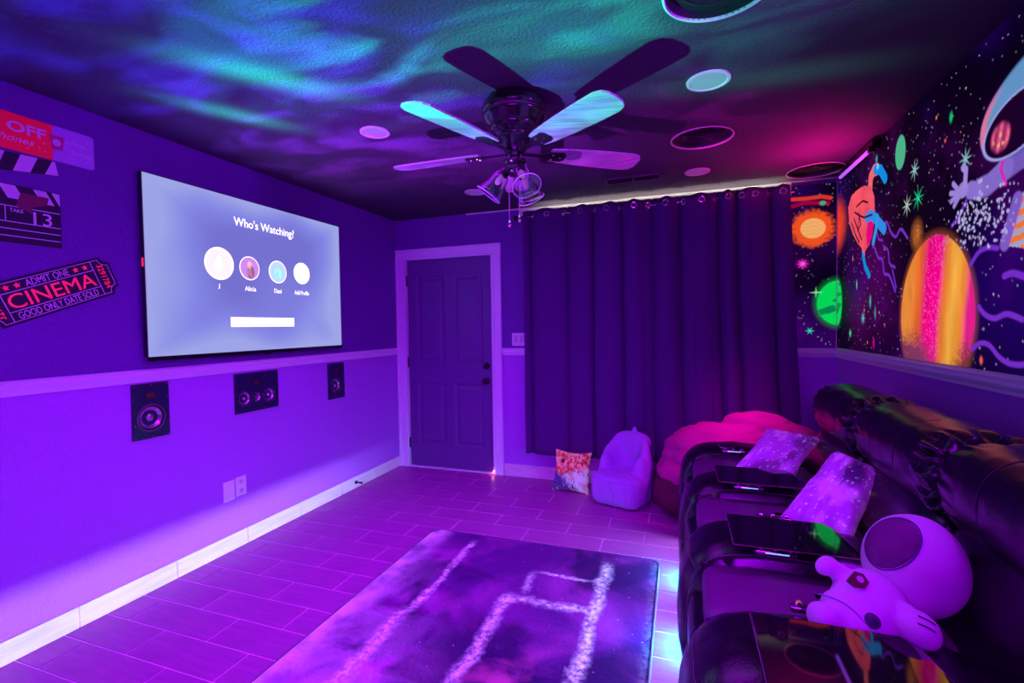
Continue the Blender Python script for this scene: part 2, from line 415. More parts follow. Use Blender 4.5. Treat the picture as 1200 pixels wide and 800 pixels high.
PAN = [(.215, 1.02, .525, 1.885), (.615, 1.02, .925, 1.885), (.215, .225, .525, .84), (.615, .225, .925, .84)]
b = nb()
for x0, za, x1, zb in PAN: box(b, (x0, DY-.02, za), (x1, DY+.012, zb))
cut(door, b)
for x0, za, x1, zb in PAN:
    b = nb()
    # sloped moulding and raised field
    ins = [(0, 0, .0), (.018, .010, 0), (.034, .011, 0), (.055, .003, 0)]
    rings = []
    for d_, dep, _ in ins:
        rings.append([b.verts.new((x, DY+dep, z)) for x, z in ((x0+d_, za+d_), (x1-d_, za+d_), (x1-d_, zb-d_), (x0+d_, zb-d_))])
    for A, B in zip(rings, rings[1:]):
        for i in range(4): j = (i+1) % 4; b.faces.new((A[i], A[j], B[j], B[i]))
    b.faces.new(rings[-1]); obj('door_panel', b, door_m, door, False)
for z in (1.84, 1.04, .24):
    b = nb(); lathe(b, [(.007, -.05), (.007, .05)], Matrix.Translation((.119, D+.004, z)), 12); box(b, (.115, D-.001, z-.045), (.124, D+.012, z+.045)); obj('hinge', b, brass, door)
for z, nm in ((1.012, 'deadbolt'), (.872, 'door_knob')):
    b = nb(); mt = Matrix.Translation((.955, DY, z)) @ Matrix.Rotation(PI/2, 4, 'X')
    if nm == 'deadbolt': lathe(b, [(.034, 0), (.034, .008), (.028, .014), (.014, .016), (.012, .02), (0, .02)], mt, 28); box(b, (.951, DY-.034, z-.018), (.959, DY-.012, z+.018), .003)
    else: lathe(b, [(.033, 0), (.033, .006), (.014, .012), (.012, .03), (.026, .04), (.030, .052), (.024, .064), (0, .067)], mt, 28)
    obj(nm, b, bm_gloss, door)
b = nb(); box(b, (1.006, D-.004, .014), (1.024, D+.01, .032), .003, 1); obj('light_gap', b, mat('light_gap', (.5, .3, .3), .5, emit=(1, .35, .45), es=2.5), door)
point('door_gap_glow', (1.015, D-.03, .028), (1, .25, .35), .07, .006)

# ------------------------------------------------------------------ mural (fluorescent paint)
def h2(a): return np.modf(np.sin(a)*43758.5453)[0] % 1.0
def vnoise(x, y, s, seed=0):
    x = x*s+seed*17.3; y = y*s+seed*9.1; xi = np.floor(x); yi = np.floor(y); xf = x-xi; yf = y-yi
    xf = xf*xf*(3-2*xf); yf = yf*yf*(3-2*yf)
    hh = lambda a, c: h2(a*12.9898+c*78.233+seed)
    return (hh(xi, yi)*(1-xf)+hh(xi+1, yi)*xf)*(1-yf)+(hh(xi, yi+1)*(1-xf)+hh(xi+1, yi+1)*xf)*yf
def fbm(x, y, s, seed=0): return (vnoise(x, y, s, seed)+.5*vnoise(x, y, s*2.1, seed+1)+.25*vnoise(x, y, s*4.3, seed+2)+.12*vnoise(x, y, s*9, seed+3))/1.87
def ss(v, a, b_): t_ = np.clip((v-a)/(b_-a), 0, 1); return t_*t_*(3-2*t_)
class Paint:
    def __init__(s, a, z): s.a, s.z = a, z; s.c = np.zeros((len(a), 3))
    def mix(s, m, col):
        m = np.clip(m, 0, 1)[:, None]; s.c = s.c*(1-m)+np.asarray(col)*m
    def add(s, m, col): s.c += np.clip(m, 0, None)[:, None]*np.asarray(col)
    def ell(s, c, r, rot=0):
        dx, dy = s.a-c[0], s.z-c[1]; co, si = math.cos(rot), math.sin(rot)
        return np.sqrt(((dx*co+dy*si)/r[0])**2+((dy*co-dx*si)/r[1])**2)
    def seg(s, pts):
        d = np.full(len(s.a), 9.)
        for (x0, y0), (x1, y1) in zip(pts, pts[1:]):
            vx, vy = x1-x0, y1-y0; L = vx*vx+vy*vy+1e-9
            t_ = np.clip(((s.a-x0)*vx+(s.z-y0)*vy)/L, 0, 1); d = np.minimum(d, np.hypot(s.a-x0-t_*vx, s.z-y0-t_*vy))
        return d
    def line(s, pts, w, col, soft=.004): s.mix(1-ss(s.seg(pts), w, w+soft), col)
    def poly(s, pts, col, grow=0):
        ins = np.zeros(len(s.a), bool); n = len(pts)
        for i in range(n):
            x0, y0 = pts[i]; x1, y1 = pts[(i+1) % n]
            if y0 == y1: continue
            cnd = ((y0 > s.z) != (y1 > s.z)) & (s.a < (x1-x0)*(s.z-y0)/(y1-y0)+x0); ins ^= cnd
        s.mix(ins.astype(float), col); return ins
    def star(s, x, y, r_, col, rays=4, k=1.0):
        dx, dy = s.a-x, s.z-y; rr = np.hypot(dx, dy); near = rr < r_*1.5
        m = np.zeros(len(s.a))
        for i in range(rays):
            an = PI*i/rays+.2*0; d = np.abs(-math.sin(an)*dx+math.cos(an)*dy); m = np.maximum(m, (1-ss(d, .0015, .005))*(1-ss(rr, r_*.3, r_)))
        m = np.maximum(m, (1-ss(rr, 0, r_*.35))); s.add(m*near*k, col)
def sky(P, seed):
    n1 = fbm(P.a, P.z, 2.2, seed); n2 = fbm(P.a, P.z, 3.5, seed+5)
    P.add(ss(n1, .45, .8), (.008, .0, .07)); P.add(ss(n2, .5, .8), (.03, .0, .05)); P.add(np.ones(len(P.a)), (.0018, .0, .008))
    rs = np.random.RandomState(seed); lo, hi = P.a.min(), P.a.max(); n = int(700*(hi-lo)/2.6)
    for i in range(n):
        x, y = rs.uniform(lo, hi), rs.uniform(1.19, 2.43); sz = rs.choice([.003, .0035, .005], p=[.6, .3, .1])
        near = np.where((np.abs(P.a-x) < .012) & (np.abs(P.z-y) < .012))[0]
        if not len(near): continue
        m = 1-ss(np.hypot(P.a[near]-x, P.z[near]-y), sz*.5, sz*1.4)
        P.c[near] += m[:, None]*np.array([(.5, .6, .6), (.3, .5, .5), (.5, .3, .7), (.6, .5, .3)][rs.randint(4)])*rs.uniform(.3, 1)
def paint_right(co):
    P = Paint(co[:, 1], co[:, 2]); a, z = P.a, P.z; sky(P, 3)
    # haze of blue behind the right part
    P.add((1-ss(P.ell((2.15, 1.5), (.5, .45)), .2, 1)), (.012, .0, .10)); P.add((1-ss(P.ell((3.5, 1.6), (.6, .6)), .2, 1))*fbm(a, z, 3, 9), (.10, .0, .12))
    # glow of the orange planet painted round the corner
    e = P.ell((4.20, 2.08), (.20, .16)); P.mix((1-ss(e, .6, 1.6))*.9, (1.0, .06, .01))
    # green planet round the corner
    gg = P.ell((4.14, 1.52), (.115, .17)); P.add((1-ss(gg, .8, 1.25))*.25, (0, 1, .1)); P.mix(1-ss(gg, .97, 1.02), (.0, .75, .10))
    P.mix((1-ss(gg, .95, 1.0))*ss(vnoise(a+z*.5, z*3, 9, 4), .6, .75)*.7, (.0, .15, .05))
    # big striped planet
    e = P.ell((2.708, 1.400), (.335, .365), 0); tt = (a-2.705)/.34+(z-1.53)*.35+.10*(fbm(a, z, 3, 21)-.5)
    P.add((1-ss(P.ell((2.88, 1.80), (.085, .10)), .1, 1))*.55*(.5+.8*vnoise(a, z, 90, 2)), (1, .28, .02)); P.add((1-ss(e, .98, 1.12))*.22, (1, .2, .05))
    th = -tt
    pl = np.zeros((len(a), 3)); stops = [(-1.2, (1, .25, .02)), (-.75, (1, .34, .05)), (-.42, (.95, .16, .02)), (-.22, (1, .0, .22)), (.12, (1, .0, .30)), (.26, (1, .22, .03)), (.5, (1, .50, .06)), (.72, (1, .3, .03)), (.86, (1, .02, .30)), (1.2, (1, .0, .35))]
    for ch in range(3): pl[:, ch] = np.interp(th, [s_[0] for s_ in stops], [s_[1][ch] for s_ in stops])
    pl *= (.75+.45*fbm(a*6, z, 6, 8))[:, None]; pl += (ss(vnoise(a, z, 160, 5), .68, .9)*(np.abs(th+.02) < .24)*.35)[:, None]*np.array((.6, .35, .8))
    bot = ss(z+.07*(fbm(a, z, 9, 30)-.5)+.16*ss(np.abs(a-2.62), .25, 0), 1.22, 1.40); spk = ss(vnoise(a, z, 170, 6), .45, .7)*.5
    P.mix((1-ss(e, .985, 1.01))*np.clip(bot+spk*(bot > .02), 0, 1), pl)
    # violet ribbons
    v = (.20, .03, .62)
    def rib(pts, w):
        n_ = len(pts); out = []
        for i in range(n_-1):
            p0, p1, p2, p3 = [np.array(pts[min(max(k_, 0), n_-1)]) for k_ in (i-1, i, i+1, i+2)]
            for t_ in np.linspace(0, 1, 6)[:-1]: out.append(tuple(.5*((2*p1)+(-p0+p2)*t_+(2*p0-5*p1+4*p2-p3)*t_*t_+(-p0+3*p1-3*p2+p3)*t_**3)))
        out.append(pts[-1]); P.line(out, w*.5, v, .008)
    rib([(3.37, 1.985), (3.31, 1.93), (3.24, 1.93), (3.19, 1.87), (3.12, 1.83), (3.06, 1.86), (2.98, 1.80)], .008)
    rib([(3.40, 1.93), (3.36, 1.86), (3.30, 1.84)], .006); rib([(3.42, 1.82), (3.36, 1.75), (3.30, 1.73), (3.27, 1.65), (3.20, 1.63), (3.12, 1.54)], .009)
    rib([(3.28, 1.80), (3.22, 1.77), (3.20, 1.70), (3.13, 1.67)], .006); rib([(3.16, 1.66), (3.11, 1.56)], .006)
    rib([(2.41, 1.60), (2.36, 1.64), (2.30, 1.65), (2.24, 1.64)], .011); rib([(2.20, 1.535), (2.15, 1.54), (2.08, 1.52), (1.98, 1.50)], .016)
    rib([(2.35, 1.43), (2.31, 1.40), (2.25, 1.385), (2.18, 1.40), (2.10, 1.38)], .013); rib([(2.39, 1.265), (2.34, 1.29), (2.28, 1.285), (2.22, 1.245), (2.15, 1.225), (2.05, 1.235), (1.9, 1.28)], .012)
    rib([(2.555, 1.78), (2.50, 1.81), (2.45, 1.86)], .009)
    # red pod with blue tentacles
    body = [(3.72, 2.235), (3.84, 2.225), (3.90, 2.16), (3.88, 2.05), (3.80, 1.96), (3.70, 1.88), (3.58, 1.815), (3.50, 1.85), (3.44, 1.94), (3.42, 2.03), (3.43, 2.12), (3.48, 2.19), (3.60, 2.23)]
    P.line([(3.50, 2.18), (3.49, 2.25), (3.44, 2.275), (3.40, 2.27)], .034, (1, .16, .16)); P.line([(3.42, 2.275), (3.34, 2.25), (3.27, 2.180)], .027, (0, .32, .85))
    P.line([(3.62, 1.90), (3.60, 1.80)], .022, (.9, .14, .18)); P.line([(3.61, 1.80), (3.57, 1.72), (3.50, 1.66)], .018, (0, .30, .75))
    ins = P.poly(body, (1, .10, .14)); P.c[ins] *= (.7+.6*fbm(a[ins], z[ins], 14, 11))[:, None]
    P.poly([(3.50, 2.04), (3.43, 1.98), (3.46, 1.88), (3.54, 1.84), (3.56, 1.92)], (.9, .0, .22))
    P.line([(3.55, 2.02), (3.47, 2.02), (3.40, 1.98), (3.28, 1.90)], .030, (.03, .30, .9)); P.line([(3.38, 1.99), (3.40, 1.92), (3.44, 1.85)], .018, (.02, .38, .85))
    for q_ in ([(3.64, 2.13), (3.56, 2.14), (3.50, 2.11)], [(3.66, 2.10), (3.60, 2.06), (3.54, 2.03), (3.45, 2.02)], [(3.70, 2.04), (3.65, 1.95), (3.60, 1.89)], [(3.67, 2.06), (3.62, 1.98), (3.57, 1.90)], [(3.61, 2.08), (3.58, 2.00), (3.62, 1.97), (3.60, 2.06)]): P.line([(3.42+(x_-3.42)*1.45, z_) for x_, z_ in q_], .005, (.05, .0, .02), .003)
    # green oval moon and little far galaxies
    P.mix(1-ss(P.ell((3.075, 2.26), (.063, .090)), .93, 1.03), (.08, .55, .28)); P.c *= 1
    for (x, y, rx, ry, col) in ((2.575, 2.242, .018, .03, (0, .6, .2)), (3.40, 2.33, .02, .03, (0, .5, .3)), (2.70, 2.29, .010, .012, (1, .25, .05)), (2.62, 2.16, .010, .012, (1, .12, .05)), (3.72, 1.62, .014, .04, (.15, .6, .35)), (3.40, 1.43, .016, .05, (.0, .35, .25)), (3.48, 1.50, .02, .05, (.05, .45, .35)), (3.42, 1.25, .016, .045, (.9, .0, .3)), (3.80, 1.80, .010, .025, (1, .3, .05)), (3.58, 1.45, .01, .016, (1, .3, .1)), (3.34, 1.43, .01, .012, (1, .2, .15)), (3.52, 1.25, .01, .012, (1, .25, .1)), (2.33, 1.225, .014, .022, (1, .14, .04)), (3.26, 1.36, .01, .01, (1, .2, .1)), (2.14, 1.66-.02, .0, .0, (0, 0, 0))):
        if rx: P.add(1-ss(P.ell((x, y), (rx, ry)), .2, 1.1), col)
    for (x, y, r_, col) in ((2.91, 2.12, .06, (.35, .6, .6)), (2.99, 1.965, .065, (.5, .7, .5)), (2.87, 1.975, .07, (.0, .75, .3)), (2.46, 2.03, .055, (.3, .6, .6)), (3.60, 1.40, .05, (.1, .6, .6)), (3.84, 1.30, .04, (.1, .7, .4)), (3.38, 2.28, .03, (.2, .5, .5))): P.star(x, y, r_, col)
    # astronaut: helmet, visor, arm, glove
    suit = (.26, .17, .62)
    P.line([(1.95, 1.93), (2.12, 1.93), (2.22, 1.91)], .038, (.20, .12, .52), .01); P.line([(2.20, 1.915), (2.30, 1.885), (2.36, 1.885)], .036, suit, .01)
    P.line([(2.37, 1.88), (2.42, 1.895)], .030, (.30, .2, .68), .01); P.line([(2.20, 1.975), (2.23, 1.92), (2.20, 1.86)], .006, (.8, .02, .5))
    P.c *= 1; P.mix((1-ss(P.ell((2.475, 1.91), (.042, .034)), .8, 1.1)), (.38, .27, .75))
    for (x, y) in ((2.55, 1.955), (2.57, 1.92), (2.565, 1.885), (2.54, 1.86)): P.line([(2.49, 1.90), (x, y)], .009, (.38, .27, .75), .005)
    P.line([(2.46, 1.93), (2.455, 1.985), (2.475, 2.0)], .012, (.42, .3, .78), .006)
    hel = P.ell((2.13, 2.095), (.235, .150), -.15); P.mix(1-ss(hel, .96, 1.02), (.10, .10, .45)); P.mix((1-ss(P.ell((2.12, 2.12), (.235, .135), -.3), .9, 1.05))*ss(z+.35*(a-2.1), 2.09, 2.15), (.14, .35, .62))
    P.mix((1-ss(hel, .96, 1.0))*ss(hel, .80, .86)*ss(a, 2.2, 2.34), (.85, .22, .35)); P.mix(1-ss(P.ell((2.155, 2.055), (.185, .100), -.15), .95, 1.02), (.010, .0, .02))
    P.mix((ss(P.ell((2.155, 2.055), (.185, .100), -.15), .93, .97)*(1-ss(P.ell((2.155, 2.055), (.185, .100), -.15), 1.0, 1.06))), (.40, .40, .85))
    e = P.ell((2.235, 2.035), (.06, .055)); st_ = np.sin((a*.9+z*.25)*150); P.mix((1-ss(e, .7, 1.1))*(.4+.6*ss(st_, -.3, .5)), (.95, .10, .32)); P.mix((1-ss(e, .5, .9))*ss(vnoise(a*2, z, 60, 4), .6, .8), (1, .5, .1))
    # popcorn and its striped bucket
    bx = [(2.13, 1.80), (2.19, 1.64), (1.93, 1.58), (1.95, 1.84)]
    ins = P.poly(bx, (1, .22, .03)); q_ = ((z-1.60)+(a-2.19)*.10)*24; P.c[ins & (np.modf(np.abs(q_))[0] > .5)] = (.45, .42, .62)
    P.line([(2.135, 1.79), (2.20, 1.65)], .022, (.25, .12, .6), .01)
    rs = np.random.RandomState(4)
    for i in range(120):
        t_ = rs.uniform(0, 1)**.8; x = 2.17+t_*.33+rs.normal(0, .02); y = 1.74+t_*.06+rs.normal(0, .06)*(1-.3*t_); P.mix(1-ss(P.ell((x, y), (.008*rs.uniform(.6, 1.3), .008*rs.uniform(.6, 1.3))), .6, 1.1), (.55, .5, .85))
    for i in range(60):
        x, y = rs.uniform(2.12, 2.6), rs.uniform(1.66, 1.86); P.mix(1-ss(P.ell((x, y), (.005, .006)), .6, 1.1), (.4, .35, .7))
    return P.c
def paint_back(co):
    P = Paint(co[:, 0], co[:, 2]); a, z = P.a, P.z; sky(P, 8); P.add(ss(vnoise(a, z, 4, 3), .3, .8), (.03, .0, .08))
    P.line([(3.40, 2.305), (3.55, 2.30), (3.66, 2.305), (3.715, 2.29)], .008, (.8, .04, .03), .012); P.line([(3.42, 2.24), (3.55, 2.27), (3.70, 2.255)], .006, (.4, .0, .06), .015)
    e = P.ell((3.60, 2.075), (.145, .135)); P.mix((1-ss(e+.25*(vnoise(a, z, 60, 2)-.5), .75, 1.15)), (1.0, .10, .012)); P.mix(1-ss(P.ell((3.603, 2.077), (.082, .075)), .95, 1.03), (1, .52, .16))
    wv = np.sin((z+.012*np.sin(a*50)+.25*a)*230); P.mix((1-ss(P.ell((3.603, 2.077), (.078, .071)), .9, 1.0))*ss(wv, .75, .95)*.7, (.75, .25, .05))
    P.mix(1-ss(P.ell((3.665, 2.257), (.024, .022)), .3, 1.1), (.0, .6, .22)); P.add((1-ss(P.ell((3.536, 1.817), (.06, .05)), .1, 1))*.5, (.8, .0, .5)); P.star(3.536, 1.817, .045, (.9, .1, .7))
    gg = P.ell((3.772, 1.52), (.142, .165)); P.add((1-ss(gg, .85, 1.3))*.25, (0, 1, .1)); P.mix(1-ss(gg, .97, 1.02), (.0, .78, .10))
    P.mix((1-ss(gg, .95, 1.0))*ss(vnoise(a*.6+z*.8, z*2-a, 14, 4), .62, .75)*.8, (.0, .12, .08)); P.star(3.625, 1.600, .05, (.3, .9, .4), 2); P.star(3.586, 1.314, .035, (.0, .8, .4), 3)
    return P.c
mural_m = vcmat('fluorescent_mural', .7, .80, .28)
def flat_grid(nm, a0, a1, z0_, z1_, step, put, paint, par=None):
    nu = max(2, int((a1-a0)/step)); nv = max(2, int((z1_-z0_)/step))
    A, Z = np.meshgrid(np.linspace(a0, a1, nu), np.linspace(z0_, z1_, nv), indexing='ij'); co = np.zeros((nu*nv, 3))
    put(co, A.ravel(), Z.ravel()); idx = np.arange(nu*nv).reshape(nu, nv)
    q_ = np.stack([idx[:-1, :-1], idx[1:, :-1], idx[1:, 1:], idx[:-1, 1:]], -1).reshape(-1, 4)
    me = bpy.data.meshes.new(nm); me.vertices.add(len(co)); me.vertices.foreach_set('co', co.ravel())
    me.loops.add(q_.size); me.loops.foreach_set('vertex_index', q_.ravel().astype(np.int32)); me.polygons.add(len(q_))
    me.polygons.foreach_set('loop_start', np.arange(0, q_.size, 4, dtype=np.int32)); me.polygons.foreach_set('loop_total', np.full(len(q_), 4, dtype=np.int32)); me.update(calc_edges=True); me.validate()
    o = bpy.data.objects.new(nm, me); C.objects.link(o)
    if par: o.parent = par
    setcol(o, paint); return o
def put_r(co, A, Z): co[:, 0] = W-.0015; co[:, 1] = A; co[:, 2] = Z
def put_b(co, A, Z): co[:, 0] = A; co[:, 1] = D-.0015; co[:, 2] = Z
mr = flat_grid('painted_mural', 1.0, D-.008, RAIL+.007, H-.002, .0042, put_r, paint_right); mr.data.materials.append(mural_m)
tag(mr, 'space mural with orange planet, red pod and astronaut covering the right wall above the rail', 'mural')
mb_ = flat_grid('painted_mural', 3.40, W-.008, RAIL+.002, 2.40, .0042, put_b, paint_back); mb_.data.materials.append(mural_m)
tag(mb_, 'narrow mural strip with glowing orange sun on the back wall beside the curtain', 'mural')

# ------------------------------------------------------------------ television
tv = thing('television', 'large flat television switched on, mounted on the left wall', 'television', (.02, 2.48, 1.245))
b = nb(); box(b, (.025, 1.722, 1.248), (.055, 3.238, 2.212), .004); box(b, (.0, 2.2, 1.5), (.03, 2.8, 1.9)); obj('casing', b, black_m, tv, False)
b = nb(); box(b, (.052, 1.720, 1.226), (.064, 3.240, 1.250), .002, 1); box(b, (.058, 2.46, 1.218), (.066, 2.51, 1.232), .002, 1); obj('bottom_bezel', b, bm_gloss, tv, False)
scr = mat('lit_screen', (.02, .02, .03), .25, emit=(1, 1, 1), es=1); t = scr.node_tree; bs = t.nodes['Principled BSDF']
tc = t.nodes.new('ShaderNodeTexCoord'); sx = t.nodes.new('ShaderNodeSeparateXYZ'); t.links.new(tc.outputs['Object'], sx.inputs[0])
nn = t.nodes.new('ShaderNodeTexNoise'); nn.inputs['Scale'].default_value = 2.0; nn.inputs['Detail'].default_value = .5; t.links.new(tc.outputs['Object'], nn.inputs['Vector'])
nt = t
ey = math_('POWER', math_('MULTIPLY', math_('ABSOLUTE', sx.outputs[1]), 1/.76), 3.0)
ez = math_('POWER', math_('MULTIPLY', math_('ABSOLUTE', math_('SUBTRACT', sx.outputs[2], .485)), 1/.48), 3.0)
vv = math_('ADD', math_('MAXIMUM', ey, ez), math_('MULTIPLY', math_('SUBTRACT', nn.outputs[0], .42), 1.5), None, True)
cr = t.nodes.new('ShaderNodeValToRGB'); cr.color_ramp.elements[0].color = (.17, .165, .60, 1); cr.color_ramp.elements[1].color = (.33, .37, .76, 1)
e_ = cr.color_ramp.elements.new(.45); e_.color = (.22, .235, .74, 1); t.links.new(vv, cr.inputs[0]); t.links.new(cr.outputs[0], bs.inputs['Emission Color']); bs.inputs['Emission Strength'].default_value = 1.0
b = nb(); box(b, (.055, 1.727, 1.250), (.0572, 3.233, 2.207)); screen = obj('screen', b, scr, tv, False)
ui = mat('screen_white', (1, 1, 1), .5, emit=(1, 1, 1), es=1.2)
X = .0573
text('screen_text', "Who's Watching?", ui, screen, on_left(2.505, 2.055, X), .072, .49, bold=.008)
for (y, z, rr) in ((2.152, 1.785, .098), (2.366, 1.779, .076), (2.595, 1.778, .077), (2.817, 1.79, .078)):
    b = nb(); lathe(b, [(rr, 0), (rr, .0006)], on_left(y, z, X), 40); obj('profile_circle', b, ui, screen, False)
def blobs(lst):
    for (y, z, ry, rz, col, nm) in lst:
        b = nb(); lathe(b, [(1, 0), (1, .0004)], on_left(y, z, X+.0007) @ Matrix.Diagonal((ry, rz, 1, 1)), 28); obj('profile_picture', b, mat(nm, col, .5, emit=col, es=1), screen, False)
blobs([(2.366, 1.779, .070, .070, (.50, .26, .50), 'pic_mauve'), (2.374, 1.755, .028, .044, (.12, .04, .06), 'pic_dark'), (2.366, 1.800, .017, .022, (.75, .42, .32), 'pic_tan'),
       (2.595, 1.778, .071, .071, (.45, .72, .90), 'pic_sky'), (2.595, 1.765, .034, .040, (.16, .30, .70), 'pic_blue'), (2.152, 1.785, .088, .088, (.85, .88, .9), 'pic_pale'), (2.145, 1.79, .032, .05, (.25, .25, .3), 'pic_grey')])
for (y, s_, w_) in ((2.144, 'J', .012), (2.368, 'Alicia', .085), (2.591, 'Dani', .062), (2.812, 'Add Profile', .14)):
    text('screen_text', s_, ui, screen, on_left(y, 1.648, X), .030, w_)
b = nb(); box(b, (X, 2.217, 1.403), (X+.0008, 2.730, 1.464)); obj('screen_button', b, ui, screen, False)
text('screen_text', 'EDIT PROFILES', mat('screen_grey', (.5, .5, .55), .5, emit=(.62, .62, .7), es=1), screen, on_left(2.474, 1.434, X+.0008), .014, .12)
b = nb(); box(b, (.040, 1.7195, 1.72), (.052, 1.7225, 1.765)); obj('side_light', b, mat('red_light', (.2, 0, .02), .5, emit=(1, .02, .10), es=.9), tv, False)
area('television_glow', (.075, 2.48, 1.73), (2, 2.48, 1.6), 1.5, .95, (.24, .16, .95), 2.5)

# ------------------------------------------------------------------ in-wall speakers on the left wall
plate_m = mat('speaker_plate', (.012, .012, .05), .35); cone_m = mat('speaker_cone', (.62, .40, .66), .22, .85); rub = mat('rubber', (.02, .015, .03), .45)
def wall_speaker(y0, y1, z0_, z1_, drivers, tw, label):
    t = thing('wall_speaker', label, 'speaker', (0, (y0+y1)/2, z0_), 'in-wall speakers under the television')
    b = nb(); box(b, (0.0, y0, z0_), (.012, y1, z1_), .002, 1); pl = obj('plate', b, plate_m, t, False)
    b = nb()
    for (y, z, rr) in drivers: lathe(b, [(rr*.92, -.010), (rr*.92, .03)], on_left(y, z, .012), 40)
    cut(pl, b)
    for (y, z, rr) in drivers:
        M_ = on_left(y, z, 0)
        b = nb(); lathe(b, [(rr, .012), (rr, .0165), (rr*.90, .018), (rr*.86, .012), (rr*.80, .0165), (rr*.74, .010)], M_, 44, False); dr = obj('driver_surround', b, rub, t)
        b = nb(); lathe(b, [(rr*.93, .0165), (rr*.93, .0195), (rr*.875, .0195), (rr*.875, .015)], M_, 44, False); obj('trim_ring', b, mat('lilac_metal', (.55, .45, .7), .2, .9), dr)
        b = nb(); lathe(b, [(rr*.76, .010), (rr*.30, -.006), (rr*.27, -.004), (rr*.24, .006), (rr*.10, .014), (0, .015)], M_, 44, False); obj('cone', b, cone_m, dr)
    y, z, wy, wz = tw; b = nb(); box(b, (.012, y-wy*.8, z-wz*.8), (.014, y+wy*.8, z+wz*.8), .001, 1); fr = obj('tweeter', b, black_m, t, False)
    b = nb(); box(b, (.014, y-wy*.5, z-wz*.5), (.0155, y+wy*.5, z+wz*.5)); obj('tweeter_ribbon', b, mat('copper_ribbon', (.25, .03, .03), .35, .5), fr, False)
    ns = 4 if (y1-y0) > .3 else 3
    pts = [(yy, zz) for yy in np.linspace(y0+.01, y1-.01, ns) for zz in (z0_+.01, z1_-.01)]+[(yy, zz) for yy in (y0+.01, y1-.01) for zz in np.linspace(z0_+.01, z1_-.01, 5)[1:-1]]
    for yy, zz in pts:
        b = nb(); lathe(b, [(.0035, .012), (.0035, .0135), (0, .0142)], on_left(yy, zz, 0), 8, False); obj('screw', b, chrome, t, False)
wall_speaker(1.665, 1.855, .815, 1.108, [(1.755, .925, .078)], (1.757, 1.045, .036, .022), 'tall in-wall speaker at the left, large single cone below small tweeter')
wall_speaker(2.268, 2.615, .847, 1.103, [(2.337, .940, .054), (2.532, .940, .054), (2.436, .937, .034)], (2.433, 1.035, .034, .022), 'wide in-wall speaker with three cones in the middle of the wall')
wall_speaker(3.122, 3.315, .812, 1.103, [(3.205, .920, .066)], (3.209, 1.042, .036, .022), 'tall in-wall speaker at the right, nearest the door')
# outlets
t = thing('blank_wall_plate', 'blank white wall plate, left one of the pair low on the left wall', 'wall plate', (0, 2.21, .318)); b = nb(); box(b, (0, 2.170, .315), (.006, 2.248, .440), .002, 2); obj('plate', b, white_p, t, False)
t = thing('wall_outlet', 'white power outlet with two sockets low on the left wall', 'outlet', (0, 2.295, .318)); b = nb(); box(b, (0, 2.257, .322), (.006, 2.335, .445), .002, 2); pl = obj('plate', b, white_p, t, False)
for z in (.355, .412):
    b = nb(); lathe(b, [(.018, 0), (.018, .008), (0, .008)], on_left(2.296, z, 0), 20, False); so = obj('socket', b, mat('socket_white', (.7, .7, .72), .4), t, False)
    for dy, dz_, hh in ((-.007, .004, .005), (.007, .004, .005), (0, -.009, .003)):
        b = nb(); box(b, (.008, 2.296+dy-.0016, z+dz_-hh), (.0084, 2.296+dy+.0016, z+dz_+hh)); obj('slot', b, black_m, so, False)
t = thing('light_switch', 'white double rocker light switch between door and curtain', 'switch', (1.28, D, 1.20)); b = nb(); box(b, (1.217, D-.006, 1.203), (1.345, D, 1.32), .002, 2); obj('plate', b, white_p, t, False)
for x in (1.252, 1.310): b = nb(); box(b, (x-.017, D-.010, 1.228), (x+.017, D-.004, 1.295), .002, 1); obj('rocker', b, mat('rocker', (.62, .62, .64), .35), t, False)
t = thing('door_stop', 'small black spring door stop on the left baseboard', 'door stop', (.011, 3.43, .05)); b = nb(); lathe(b, [(.016, 0), (.016, .004), (.006, .008), (.006, .05)], on_left(3.43, .05, .011), 16); obj('rod', b, brass, t)
b = nb(); lathe(b, [(.006, .05), (.010, .052), (.010, .062), (.006, .066), (0, .066)], on_left(3.43, .05, .011), 16); obj('rubber_tip', b, rub, t)

# ------------------------------------------------------------------ signs on the left wall
def plaque_rect(bm, y0, y1, z0_, z1_, x0=.0, x1=.004): box(bm, (x0, y0, z0_), (x1, y1, z1_))
redp = mat('sign_red', (.75, .008, .035), .5); lilac = mat('sign_lilac', (.55, .32, .80), .5); pw = mat('print_white', (.8, .75, .85), .6); pk = mat('print_black', (.02, .01, .03), .6); pr_ = mat('print_red', (.95, .05, .10), .6)
# the red prints also emit a little of their own red
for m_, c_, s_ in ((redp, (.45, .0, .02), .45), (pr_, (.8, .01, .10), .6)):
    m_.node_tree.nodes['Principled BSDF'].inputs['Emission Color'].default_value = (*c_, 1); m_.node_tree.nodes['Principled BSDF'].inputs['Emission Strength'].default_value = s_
t = thing('phones_sign', 'red and lilac metal sign asking to turn off phones, highest on the left wall', 'sign', (0, 1.13, 2.16))
b = nb()
def rrect(y0, y1, z0_, z1_, rad, right_only=False):
    pts = []
    for cx, cz, a0 in ((y1-rad, z0_+rad, -90), (y1-rad, z1_-rad, 0)):
        for i in range(7): an = math.radians(a0+i*15); pts.append((cx+rad*math.cos(an), cz+rad*math.sin(an)))
    return pts+[(y0, z1_), (y0, z0_)]
prism(b, [(.95, 2.162), (1.383, 2.162), (1.383, 2.317), (.95, 2.317)], 0, .004, on_left(0, 0)); obj('red_panel', b, redp, t, False)
b = nb(); prism(b, rrect(1.383, 1.545, 2.162, 2.318, .014), 0, .004, on_left(0, 0)); obj('lilac_panel', b, lilac, t, False)
